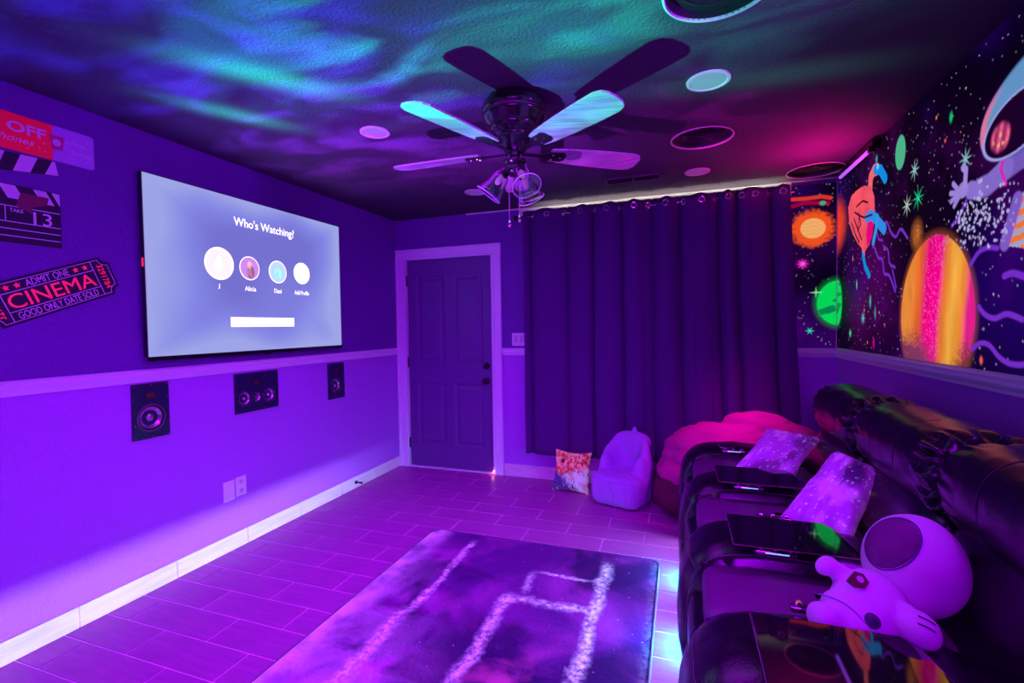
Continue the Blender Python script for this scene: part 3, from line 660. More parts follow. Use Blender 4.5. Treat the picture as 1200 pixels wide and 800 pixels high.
text('sign_text', 'TURN OFF', pw, t, on_left(1.178, 2.263, .004), .044, .365, bold=.02); text('sign_text', 'phones', pw, t, on_left(1.245, 2.208, .004), .036, .145, shear=.3)
text('sign_text', 'cell', pw, t, on_left(1.12, 2.210, .004), .030, .06, shear=.3)
text('sign_text', 'and Enjoy', pw, t, on_left(1.472, 2.258, .004), .020, .085, shear=.3); text('sign_text', 'The Show', pw, t, on_left(1.492, 2.220, .004), .018, .075, shear=.3)
b = nb(); prism(b, [(1.380, 2.212), (1.418, 2.212), (1.426, 2.275), (1.370, 2.275)], .004, .0055, on_left(0, 0)); bk = obj('printed_bucket', b, mat('print_pink', (.62, .05, .22), .6), t, False)
b = nb(); lathe(b, [(.016, 0), (.016, .0008)], on_left(1.398, 2.244, .0055), 20); obj('bucket_emblem', b, pw, bk, False)
for (y, z) in ((1.335, 2.20), (1.355, 2.19), (1.352, 2.225), (1.44, 2.29), (1.46, 2.275), (1.435, 2.235), (1.52, 2.285), (1.53, 2.21), (1.515, 2.19), (1.45, 2.195), (1.295, 2.185)):
    b = nb(); prism(b, [(y+(.006 if k_ % 2 == 0 else .0016)*math.cos(k_*PI/4), z+(.006 if k_ % 2 == 0 else .0016)*math.sin(k_*PI/4)) for k_ in range(8)], .004, .0045, on_left(0, 0)); obj('printed_sparkle', b, pw, t, False)
cl = thing('clapperboard_sign', 'black and white film clapperboard sign at the left edge below the red sign', 'sign', (0, 1.1, 1.765))
b = nb(); plaque_rect(b, .74, 1.402, 1.767, 2.014); obj('board', b, pk, cl, False)
b = nb(); prism(b, [(.74, 2.0), (1.400, 2.095), (1.384, 2.155), (.74, 2.13)], 0, .005, on_left(0, 0)); stick = obj('clap_stick', b, pk, cl, False)
for i in range(6):
    y0 = .80+i*.110; sl = .028
    zt = lambda y: 2.13+(y-.74)*.025/.644; zb = lambda y: 2.0+(y-.74)*.095/.66
    q_ = [(y0, zb(y0)+.001), (min(y0+.058, 1.399), zb(min(y0+.058, 1.399))+.001), (min(y0+.058+sl, 1.388), zt(min(y0+.058+sl, 1.388))-.001), (min(y0+sl, 1.38), zt(y0+sl)-.001)]
    b = nb(); prism(b, q_, .005, .0056, on_left(0, 0)); obj('stripe', b, pw, stick, False)
for i, (y0, w_) in enumerate(((.80, .07), (.93, .07), (1.06, .07), (1.19, .055), (1.305, .045), (1.37, .03))):
    b = nb(); prism(b, [(y0+.03, 1.955), (min(y0+.03+w_, 1.40), 1.955), (min(y0+w_, 1.40), 2.011), (y0, 2.011)], .004, .0046, on_left(0, 0)); obj('stripe', b, pw, cl, False)
b = nb(); prism(b, [(1.245, 1.925), (1.262, 1.985), (1.36, 1.985), (1.352, 1.95), (1.30, 1.93), (1.30, 1.90)], .0046, .0052, on_left(0, 0)); obj('hinge_plate', b, mat('print_maroon', (.22, .02, .07), .6), cl, False)
for z in (1.922, 1.856, 1.826, 1.796): b = nb(); box(b, (.004, .75, z-.0018), (.0047, 1.398, z+.0018)); obj('ruled_line', b, pw, cl, False)
b = nb(); box(b, (.004, 1.208, 1.857), (.0047, 1.211, 1.92)); obj('ruled_line', b, pw, cl, False)
text('sign_text', 'TAKE', pw, cl, on_left(1.246, 1.906, .004), .014, .045); text('sign_text', '13', pw, cl, on_left(1.335, 1.885, .004), .055, .065); text('sign_text', 'SCENE', pw, cl, on_left(1.10, 1.906, .004), .014, .055)
# cinema ticket, tilted
A0_ = math.atan2(.134, .324)
TC = Vector((1.365, 1.575)); tk = thing('cinema_ticket_sign', 'black cinema ticket sign tilted upwards on the left wall', 'sign', (0, 1.365, 1.42))
TM = lambda x: on_left(TC.x, TC.y, x, .385)
def ticket_poly(hw, hh, rc):
    pts = []
    for cx, cy, a0 in ((hw, -hh, 180), (hw, hh, 270), (-hw, hh, 0), (-hw, -hh, 90)):
        for i in range(9): an = math.radians(a0-i*90/8); pts.append((cx+rc*math.cos(an), cy+rc*math.sin(an)))
    return pts
HW, HH = .262, .093
b = nb(); prism(b, ticket_poly(HW, HH, .032), 0, .005, TM(0)); obj('board', b, pk, tk, False)
b = nb()
def strokes(pts, wd_, m_, nm, closed=False):
    b = nb(); n = len(pts)
    for i in range(n if closed else n-1):
        p, q_ = Vector(pts[i]), Vector(pts[(i+1) % n]); d_ = (q_-p); 
        if d_.length < 1e-6: continue
        nn_ = Vector((-d_.y, d_.x)).normalized()*wd_/2; e2 = d_.normalized()*wd_*.3
        prism(b, [tuple(p-nn_-e2), tuple(q_-nn_+e2), tuple(q_+nn_+e2), tuple(p+nn_-e2)], .005, .0056, TM(0))
    obj(nm, b, m_, tk, False)
b.free(); strokes(ticket_poly(HW-.012, HH-.012, .032), .0028, pw, 'outline', True)
xl, xr = -.185, .185
for q_ in ([(xl, -HH+.012), (xl, HH-.012)], [(xr, -HH+.012), (xr, HH-.012)], [(xl, .040), (xr, .040)], [(xl, -.040), (xr, -.040)]): strokes(q_, .0034, pw, 'divider')
def ttext(s_, x, y, h_, w_, m_, rot=0): text('ticket_text', s_, m_, tk, TM(.005) @ Matrix.Translation((x, y, 0)) @ Matrix.Rotation(rot, 4, 'Z'), h_, w_)
ttext('CINEMA', 0, 0, .062, .345, pr_); ttext('ADMIT ONE', 0, .061, .030, .17, pw); ttext('GOOD ONLY DATE SOLD', 0, -.061, .030, .325, pw)
ttext('3291784', .217, 0, .026, .115, pr_, -PI/2); ttext('3291784', -.217, 0, .026, .115, pr_, PI/2)
for x in (-.155, -.115, .115, .155):
    b = nb(); pts = [((.014 if i % 2 == 0 else .006)*math.sin(i*PI/5)+x, (.014 if i % 2 == 0 else .006)*math.cos(i*PI/5)+.061) for i in range(10)]
    prism(b, pts, .005, .0056, TM(0)); obj('printed_star', b, pr_, tk, False)

# ------------------------------------------------------------------ ceiling fittings
ring_m = mat('pale_ring', (.60, .50, .62), .35)
for i, (x, y, rr, lab) in enumerate(((1.12, 2.235, .080, 'round recessed ceiling light left of the fan'), (2.79, 2.295, .092, 'round recessed ceiling light right of the fan, nearest the camera'), (2.785, 3.625, .085, 'round recessed ceiling light between the vent and the corner speaker'), (1.15, 3.50, .082, 'round recessed ceiling light above the door side'))):
    t = thing('ceiling_light', lab, 'ceiling light', (x, y, H), 'recessed ceiling lights'); M_ = Matrix.Translation((x, y, H)) @ Matrix.Rotation(PI, 4, 'X')
    b = nb(); lathe(b, [(rr, 0), (rr*.98, .006), (rr*.86, .008), (rr*.80, .003)], M_, 40, False); obj('trim_ring', b, ring_m, t)
    b = nb(); lathe(b, [(rr*.81, .0025), (rr*.5, .0045), (0, .005)], M_, 40, False); obj('diffuser', b, mat('diffuser', (.36, .38, .42), .4, emit=(.4, .4, 1), es=.06), t)  # lamps are off; a faint blue glow is put into the diffuser
for i, ((x, y, rr), lab) in enumerate(zip(SPK, ('round black ceiling speaker nearest the camera, cut by the top of the frame', 'round black ceiling speaker between the two right hand ceiling lights', 'round black ceiling speaker in the corner above the mural'))):
    t = thing('ceiling_speaker', lab, 'speaker', (x, y, H), 'round ceiling speakers'); M_ = Matrix.Translation((x, y, H)) @ Matrix.Rotation(PI, 4, 'X')
    b = nb(); lathe(b, [(rr, 0), (rr, .004), (rr-.006, .005), (rr-.008, 0), (rr-.009, -.012)], M_, 56, False); obj('rim', b, ring_m, t)
    b = nb(); lathe(b, [(rr-.009, -.004), (rr-.012, -.030), (rr*.80, -.034), (rr*.80, -.028), (rr*.72, -.028), (rr*.72, -.04)], M_, 56, False); obj('baffle', b, black_m, t)
    b = nb(); lathe(b, [(rr*.72, -.032), (rr*.68, -.026), (rr*.62, -.034), (rr*.28, -.066), (rr*.24, -.060), (rr*.12, -.050), (0, -.048)], M_, 56, False); co_ = obj('cone', b, mat('dark_cone', (.05, .03, .06), .18, .6), t)
    b = nb(); tube(b, [(x-rr*.72, y, H+.030), (x, y, H+.022), (x+rr*.72, y, H+.030)], .006, 8); lathe(b, [(rr*.20, -.030), (rr*.20, -.020), (rr*.12, -.012), (0, -.012)], M_, 24); obj('tweeter_bridge', b, bm_gloss, t)
t = thing('ceiling_vent', 'long dark slotted air vent on the ceiling in front of the curtain', 'vent', (2.35, 3.61, H))
x0, x1, y0, y1 = 2.15, 2.55, 3.54, 3.68
b = nb()
for a, c in (((x0, y0), (x1, y0+.018)), ((x0, y1-.018), (x1, y1)), ((x0, y0), (x0+.018, y1)), ((x1-.018, y0), (x1, y1)), ((2.343, y0), (2.357, y1))): box(b, (*a, H-.010), (*c, H-.0002), .001, 1)
obj('frame', b, mat('vent_grey', (.10, .08, .12), .4), t, False)
for i in range(5):
    y = y0+.028+i*.021; b = nb(); box(b, (x0+.018, -.007, -.0008), (x1-.018, .007, .0008), mat4=Matrix.Translation((0, y, H-.006)) @ Matrix.Rotation(.6, 4, 'X')); obj('slat', b, mat('vent_dark', (.03, .025, .04), .4), t, False)
b = nb(); box(b, (x0, y0, H-.0015), (x1, y1, H-.0005)); obj('backing', b, black_m, t, False)

# ------------------------------------------------------------------ ceiling fan
FX, FY, FZ, FR = 1.944, 2.151, 2.197, .642
fan = thing('ceiling_fan', 'dark five-blade ceiling fan with three glass lights', 'ceiling fan', (FX, FY, H))
T0 = Matrix.Translation((FX, FY, 0))
b = nb(); lathe(b, [(.118, 2.44), (.122, 2.428), (.140, 2.418), (.148, 2.408), (.148, 2.396), (.153, 2.390), (.153, 2.376), (.146, 2.370), (.149, 2.360), (.149, 2.346), (.140, 2.340), (.132, 2.322), (.118, 2.310), (.120, 2.300), (.104, 2.284), (.086, 2.274), (.080, 2.262), (.082, 2.250), (.060, 2.236), (.050, 2.20), (.0, 2.20)], T0, 56, False); obj('motor_housing', b, bm_gloss, fan, angle=60)
b = nb(); lathe(b, [(.045, 2.235), (.048, 2.215), (.040, 2.205), (.040, 2.165), (.050, 2.158), (.050, 2.145), (.036, 2.135), (.046, 2.12), (.046, 2.10), (.030, 2.088), (.012, 2.08), (0, 2.078)], T0, 40, False); obj('hub', b, bm_gloss, fan, angle=60)
blade_m = mat('washed_wood', (.42, .40, .42), .45, var=(10, (.26, .23, .28), .4, .65, (.6, 9, 1)))
ph0 = -1.894
for kk in range(5):
    an = ph0+kk*2*PI/5; R_ = Matrix.Translation((FX, FY, FZ)) @ Matrix.Rotation(an, 4, 'Z') @ Matrix.Rotation(math.radians(-11), 4, 'X')
    pts = []
    r0, r1 = .17, FR
    up_ = [(r0, .045), (r0+.05, .055), (.35, .066), (.50, .072), (r1-.05, .072), (r1-.018, .060), (r1-.003, .034), (r1, .0)]
    pts = [(x, y) for x, y in up_]+[(x, -y) for x, y in up_[::-1][1:]]
    b = nb(); prism(b, pts, -.004, .004, R_); bl = obj('blade', b, blade_m, fan, False)
    b = nb(); prism(b, [(.045, .012), (.13, .012), (.16, .032), (.235, .036), (.25, .02), (.25, -.02), (.235, -.036), (.16, -.032), (.13, -.012), (.045, -.012)], -.011, -.0045, R_); obj('blade_bracket', b, brass, bl, False)
    b = nb()
    for (x, y) in ((.185, .018), (.185, -.018), (.225, 0)): lathe(b, [(.006, -.012), (.005, -.0145), (0, -.0155)], R_ @ Matrix.Translation((x, y, 0)), 10, False)
    obj('bracket_screw', b, chrome, bl, False)
bulb_m = mat('bulb_glass', (.5, .35, .45), .1, emit=(1, .35, .75), es=.12)
for kk, an in enumerate((math.radians(192), math.radians(72), math.radians(-48))):
    # shade axis: from hub, tilted outwards and down
    dirv = Vector((math.cos(an)*.62, math.sin(an)*.62, -.80)).normalized(); p0 = Vector((FX, FY, 2.115))+Vector((math.cos(an), math.sin(an), 0))*.042
    q = dirv.to_track_quat('Z', 'Y').to_matrix().to_4x4(); M_ = Matrix.Translation(p0) @ q
    b = nb(); tube(b, [Vector((FX, FY, 2.125)), p0], .009, 8); lathe(b, [(.0, -.002), (.020, 0), (.024, .012), (.022, .03), (.018, .034), (0, .034)], M_, 24); so = obj('lamp_socket', b, bm_gloss, fan)
    b = nb(); lathe(b, [(.022, .018), (.034, .030), (.040, .05), (.045, .08), (.053, .112), (.064, .138), (.066, .141), (.0635, .143), (.0505, .112), (.0425, .08), (.0375, .052), (.032, .034), (.020, .022)], M_, 40, False); obj('glass_shade', b, glass, so)
    b = nb(); lathe(b, [(.0645, .139), (.067, .140), (.067, .1425), (.0645, .1435)], M_, 40, False); obj('shade_rim', b, mat('shade_rim', (.6, .6, .8), .15, spec=.9), so)
    b = nb(); lathe(b, [(.009, .030), (.010, .040), (.014, .052), (.015, .064), (.011, .078), (0, .084)], M_, 20, False); obj('bulb', b, bulb_m, so)
for (dx, dy, zb) in ((-.012, -.055, 1.835), (.036, -.055, 1.855)):
    b = nb(); tube(b, [(FX+dx*.6, FY+dy*.4, 2.10), (FX+dx, FY+dy, 2.07), (FX+dx, FY+dy, zb+.03)], .0016, 6); ch = obj('pull_chain', b, mat('chain_metal', (.6, .4, .6), .3, .6), fan)
    b = nb(); lathe(b, [(.002, .035), (.006, .03), (.007, .01), (.005, 0), (0, 0)], Matrix.Translation((FX+dx, FY+dy, zb)), 12, False); obj('pull_knob', b, chrome, ch)

# ------------------------------------------------------------------ curtain, rod
ROD_Y, ROD_Z = 4.045, 2.338
rod = thing('curtain_rod', 'dark metal curtain rod with end caps under the ceiling', 'curtain rod', (1.33, ROD_Y, ROD_Z))
def onx(x, y, z): return Matrix.Translation((x, y, z)) @ Matrix.Rotation(PI/2, 4, 'Y')
b = nb(); lathe(b, [(.011, 0), (.011, 2.13)], onx(1.33, ROD_Y, ROD_Z), 16); obj('rod', b, mat('rod_steel', (.35, .3, .35), .2, .9), rod)
b = nb(); lathe(b, [(0, 0), (.016, .001), (.018, .02), (.016, .05), (.011, .052)], onx(1.285, ROD_Y, ROD_Z), 20); obj('finial', b, bm_gloss, rod)
for x in (1.345, 3.42): b = nb(); box(b, (x-.006, ROD_Y, ROD_Z-.012), (x+.006, D, ROD_Z-.002)); box(b, (x-.012, D-.004, ROD_Z-.04), (x+.012, D, ROD_Z+.03)); obj('bracket', b, bm_gloss, rod, False)
PANELS = [(1.375, 1.955, 1.375, 1.965, 2, 'leftmost dark blackout curtain panel beside the light switch'), (1.938, 2.375, 1.938, 2.39, 2, 'second dark curtain panel from the left, behind the small bean bag chair'), (2.358, 2.895, 2.368, 2.94, 2, 'third dark curtain panel from the left, above the red bean bag'), (2.878, 3.425, 2.918, 3.52, 3, 'rightmost dark curtain panel beside the orange sun mural')]
for pi_, (xa, xb, ba, bb_, nf, lab) in enumerate(PANELS):
    cp = thing('curtain', lab, 'curtain', ((xa+xb)/2, ROD_Y, .26), 'dark curtain panels over the window')
    rp = random.Random(pi_+5); jit = [rp.uniform(-.35, .35) for _ in range(12)]; amp = [rp.uniform(.7, 1.15) for _ in range(12)]
    def cf(a, c, xa=xa, xb=xb, ba=ba, bb_=bb_, nf=nf, jit=jit, amp=amp, pi_=pi_):
        # a along width, c 0 bottom .. 1 top
        z = .255+c*(2.384-.255); low = 1-c
        x = (xa+(xb-xa)*a)*(1-low)+(ba+(bb_-ba)*a)*low
        aw = a+(.07)*math.sin(2*PI*a+pi_*1.7)*math.sin(PI*a)+.02*math.sin(4*PI*a+pi_); w = 2*PI*nf*aw+PI/2; s = math.sin(w+low*jit[int(a*nf*2) % 12]*1.2*math.sin(PI*a))
        sh = 1-2*abs(math.cos(w/2+low*jit[int(a*nf*2) % 12]*.25*math.sin(PI*a)))**.42; A_ = .046*(1-.15*low)*(1+.35*(amp[int(a*nf+.5) % 12]-1))
        y = ROD_Y+A_*sh-(.012 if pi_ % 2 else 0)+.006*nz(x*3, z*1.5, pi_, 2)
        y += .016*low*nz(x*5, z*1.2, pi_+7)
        if z > 2.36: z += .006*math.cos(2*w)
        x += .010*low*nz(x*6, z*2.2, 3)
        return Vector((x, min(y, D-.03), z))
    b = nb(); grid(b, 120, 46, cf); o = obj('cloth', b, curtain_m, cp, angle=180)
    so_ = o.modifiers.new('s', 'SOLIDIFY'); so_.thickness = .0025; apply(o); o.data.shade_smooth()
    for g_ in range(2*nf):
        a = (g_+.5)/(2*nf); p = cf(a, .985); a2 = cf(a+.01, .985); dv = (a2-p); dv.z = 0
        nrm = Vector((0, 0, 1)).cross(dv.normalized()); q = nrm.to_track_quat('Z', 'Y').to_matrix().to_4x4(); M_ = Matrix.Translation((p.x, p.y, ROD_Z)) @ q
        b = nb(); pts = [M_ @ Vector((.021*math.cos(i*2*PI/20), .021*math.sin(i*2*PI/20), 0)) for i in range(20)]; tube(b, pts, .0055, 8, True); obj('grommet', b, mat('grommet_steel', (.85, .8, .8), .15, 1), cp)

# ------------------------------------------------------------------ blacklight bar on the right wall
t = thing('blacklight_bar', 'violet glowing blacklight tube high on the right wall by the corner', 'light', (3.72, 3.62, 2.36))
b = nb(); box(b, (3.715, 3.33, 2.372), (W, 3.94, 2.425), .004); obj('housing', b, bm_gloss, t, False)
b = nb(); lathe(b, [(.011, 0), (.011, .54)], Matrix.Translation((3.712, 3.90, 2.372)) @ Matrix.Rotation(PI/2, 4, 'X'), 16); obj('tube', b, mat('uv_tube', (.2, .05, .5), .4, emit=(.30, .06, 1), es=1.6), t)
for yy in (3.33, 3.90): b = nb(); box(b, (3.700, yy, 2.355), (3.735, yy+.03, 2.39), .003); obj('end_cap', b, black_m, t, False)

# ------------------------------------------------------------------ rug
rug_m = mat('galaxy_rug', (.30, .12, .50), .95, spec=.05); t = rug_m.node_tree; nt = t; bs = t.nodes['Principled BSDF']
tc = t.nodes.new('ShaderNodeTexCoord')
def tnoise(s, d=4, dist=0, off=(0, 0, 0)):
    mp = t.nodes.new('ShaderNodeMapping'); mp.inputs['Location'].default_value = off; t.links.new(tc.outputs['Object'], mp.inputs[0])
    n = t.nodes.new('ShaderNodeTexNoise'); n.inputs['Scale'].default_value = s; n.inputs['Detail'].default_value = d; n.inputs['Distortion'].default_value = dist; t.links.new(mp.outputs[0], n.inputs['Vector']); return n.outputs[0]
sx = t.nodes.new('ShaderNodeSeparateXYZ'); t.links.new(tc.outputs['Object'], sx.inputs[0]); RX, RY = sx.outputs[0], sx.outputs[1]
wob = math_('MULTIPLY', math_('SUBTRACT', tnoise(4, 3), .5), .10)
wob2 = math_('MULTIPLY', math_('SUBTRACT', tnoise(5, 3, 0, (3, 1, 0)), .5), .12)
nap = ramp01(tnoise(45, 5, .3), .30, .72)
def vstroke(x, y0, y1, w_, tilt=0):
    d_ = math_('ABSOLUTE', addm(RX, -x, wob, math_('MULTIPLY', RY, tilt))); m_ = ramp01(addm(d_, math_('MULTIPLY', math_('SUBTRACT', tnoise(30, 3), .5), .03)), w_*1.15, 0.0); return mul(m_, ramp01(RY, y0-.06, y0+.05), ramp01(RY, y1+.06, y1-.05))
def hstroke(y, x0, x1, w_):
    d_ = math_('ABSOLUTE', addm(RY, -y, wob2)); m_ = ramp01(addm(d_, math_('MULTIPLY', math_('SUBTRACT', tnoise(30, 3), .5), .03)), w_*1.15, 0.0); return mul(m_, ramp01(RX, x0-.05, x0+.04), ramp01(RX, x1+.05, x1-.04))
# rug object origin at its centre (1.83, 1.6): strokes are the pile brushed up along old fold lines
RC = (1.83, 1.75)
strk = addm(vstroke(1.43-RC[0], 2.0-RC[1], 2.75-RC[1], .030), vstroke(1.40-RC[0], 1.2-RC[1], 1.98-RC[1], .050), vstroke(1.84-RC[0], 1.2-RC[1], 2.25-RC[1], .045), vstroke(2.28-RC[0], 1.2-RC[1], 2.72-RC[1], .040),
            hstroke(2.24-RC[1], 1.84-RC[0], 2.25-RC[0], .045), hstroke(2.52-RC[1], 1.95-RC[0], 2.2-RC[0], .02), mul(vstroke(1.90-RC[0], 2.33-RC[1], 2.5-RC[1], .03), .7))
strk = math_('MULTIPLY', strk, math_('ADD', math_('MULTIPLY', nap, 1.0), .12), None, True)
edge = mul(ramp01(RX, -.55, -.735), .75, math_('ADD', ramp01(tnoise(5, 4), .35, .6), .2)); edge2 = mul(ramp01(RX, .66, .72), .10, nap)
neb = ramp01(tnoise(1.7, 5, .8, (2, 5, 0)), .38, .70); dark = ramp01(tnoise(2.2, 4, .6, (7, 2, 0)), .44, .62)
leftw = mul(ramp01(addm(RX, math_('MULTIPLY', RY, .6)), .1, -.75), ramp01(tnoise(3.5, 5, .8, (1, 9, 0)), .35, .62))
def mixc(f_, a, c):
    n = t.nodes.new('ShaderNodeMix'); n.data_type = 'RGBA'
    t.links.new(f_, n.inputs[0])
    for i_, v in ((6, a), (7, c)):
        if isinstance(v, tuple): n.inputs[i_].default_value = (*v, 1)
        else: t.links.new(v, n.inputs[i_])
    return n.outputs[2]
c1 = mixc(neb, (.12, .008, .20), (.42, .035, .42)); c1 = mixc(mul(dark, .8), c1, (.025, .004, .07))
c1 = mixc(mul(ramp01(tnoise(3, 4, .5, (4, 4, 2)), .56, .7), ramp01(RY, .3, -.3)), c1, (.75, .08, .40))
c1 = mixc(mul(leftw, .6), c1, (.80, .42, .85)); c1 = mixc(addm(strk, edge, edge2), c1, (1, .80, 1))
vo = t.nodes.new('ShaderNodeTexVoronoi'); vo.inputs['Scale'].default_value = 16; t.links.new(tc.outputs['Object'], vo.inputs['Vector'])
c1 = mixc(mul(ramp01(vo.outputs[0], .075, .03), .8), c1, (1, .25, .5)); t.links.new(c1, bs.inputs['Base Color'])
bp = t.nodes.new('ShaderNodeBump'); bp.inputs['Strength'].default_value = .15; bp.inputs['Distance'].default_value = .01; t.links.new(tnoise(60, 3), bp.inputs['Height']); t.links.new(bp.outputs[0], bs.inputs['Normal'])
def rr_poly(x0, x1, y0, y1, rad, n=8):
    pts = []
    for cx, cy, a0 in ((x1-rad, y1-rad, 0), (x0+rad, y1-rad, 90), (x0+rad, y0+rad, 180), (x1-rad, y0+rad, 270)):
        for i in range(n+1): an = math.radians(a0+i*90/n); pts.append((cx+rad*math.cos(an), cy+rad*math.sin(an)))
    return pts
rug = thing('galaxy_rug', 'large purple galaxy rug with pale brushed streaks on the tiled floor', 'rug', (RC[0], RC[1], 0))
b = nb(); prism(b, rr_poly(1.088, 2.552, .55, 2.868, .06), .0, .010); o = obj('pile', b, rug_m, rug, False)
b = nb(); P_ = rr_poly(1.088, 2.552, .55, 2.868, .06); tube(b, [(x, y, .006) for x, y in P_], .006, 6, True); obj('binding', b, mat('rug_binding', (.08, .03, .12), .9), rug)

# ------------------------------------------------------------------ sofa
sofa = thing('recliner_sofa', 'black leather recliner sofa with rolled headrests along the right wall', 'sofa', (3.2, 1.75, 0))
ARMS = [(3.18, .15), (2.535, .160), (1.88, .165), (1.25, .175), (.56, .17)]; BACKS = [3.06, 2.40, 1.70, 1.0, .32]
b = nb(); box(b, (2.705, .30, .062), (3.66, 3.18, .10), .003); box(b, (2.74, .30, .09), (3.66, 3.18, .40), .02); obj('base', b, leather, sofa)
b = nb()
for yy in (.5, 1.4, 2.4, 3.05):
    for xx in (2.90, 3.55): lathe(b, [(.025, 0), (.03, .07)], Matrix.Translation((xx, yy, 0)), 12)
obj('feet', b, black_m, sofa)
def leathery(o, k=.004, s=9):
    displace(o, lambda p, n: k*nz(p.x, p.y, p.z, s)+k*.5*nz(p.x+5, p.y, p.z, s*2.3))
for i, (y, AW) in enumerate(ARMS):
    # padded arm: soft pillow top over a flat sided box
    def armf(a, c, y=y, AW=AW):
        # a: around section (y-z), c: along x from the floor front, over the top, to the back
        path = [(2.70, .08), (2.672, .22), (2.668, .36), (2.685, .50), (2.74, .585), (2.82, .622), (2.95, .635), (3.10, .632), (3.25, .62), (3.36, .58)]
        t_ = c*(len(path)-1); k_ = min(int(t_), len(path)-2); f_ = t_-k_
        def cr_(p0, p1, p2, p3, f_): return .5*((2*p1)+(-p0+p2)*f_+(2*p0-5*p1+4*p2-p3)*f_*f_+(-p0+3*p1-3*p2+p3)*f_**3)
        P4 = [path[max(k_-1, 0)], path[k_], path[k_+1], path[min(k_+2, len(path)-1)]]
        px = cr_(*[q[0] for q in P4], f_); pz = cr_(*[q[1] for q in P4], f_)
        P5 = (path[min(k_+1, len(path)-1)][0]-path[k_][0], path[min(k_+1, len(path)-1)][1]-path[k_][1]); L = math.hypot(*P5); nx_, nz_ = -P5[1]/L, P5[0]/L
        s_ = (a-.5)*2; e = 1-abs(s_)**4; th = .055*e
        dep = .0 if abs(s_) < .93 else .10*(abs(s_)-.93)/.07
        return Vector((px+nx_*(th-.045-dep), y+s_*AW*(1 if abs(s_) < .95 else 1), pz+nz_*(th-.045-dep)))
    b = nb(); grid(b, 29, 46, armf); o = obj('arm_pad', b, leather, sofa, angle=180); leathery(o, .003, 14)
    b = nb(); box(b, (2.73, y-AW*.93, .08), (3.40, y+AW*.93, .575), .02); ab = obj('armrest', b, leather, sofa)
    for sgn_ in (.07, .93): b = nb(); tube(b, [armf(sgn_, c/44) for c in range(4, 42)], .0022, 6); obj('piping', b, seam_m, ab)
    for c_ in (9, 17): b = nb(); tube(b, [armf(.1+.8*k_/16, c_/44)+Vector((0, 0, .0005)) for k_ in range(17)], .0015, 5); obj('seam', b, seam_m, ab)
    # cup holder with a blue lit ring
    b = nb(); M_ = Matrix.Translation((2.93, y-.05, .640)); lathe(b, [(.046, -.02), (.050, 0), (.050, .004), (.041, .004), (.040, -.028), (0, -.03)], M_, 32, False); cup = obj('cup_holder', b, chrome, ab)
    b = nb(); lathe(b, [(.051, .0), (.055, .0005), (.055, .003), (.051, .004)], M_, 32, False); obj('cup_holder_light', b, blue_led, cup) if False else b.free()
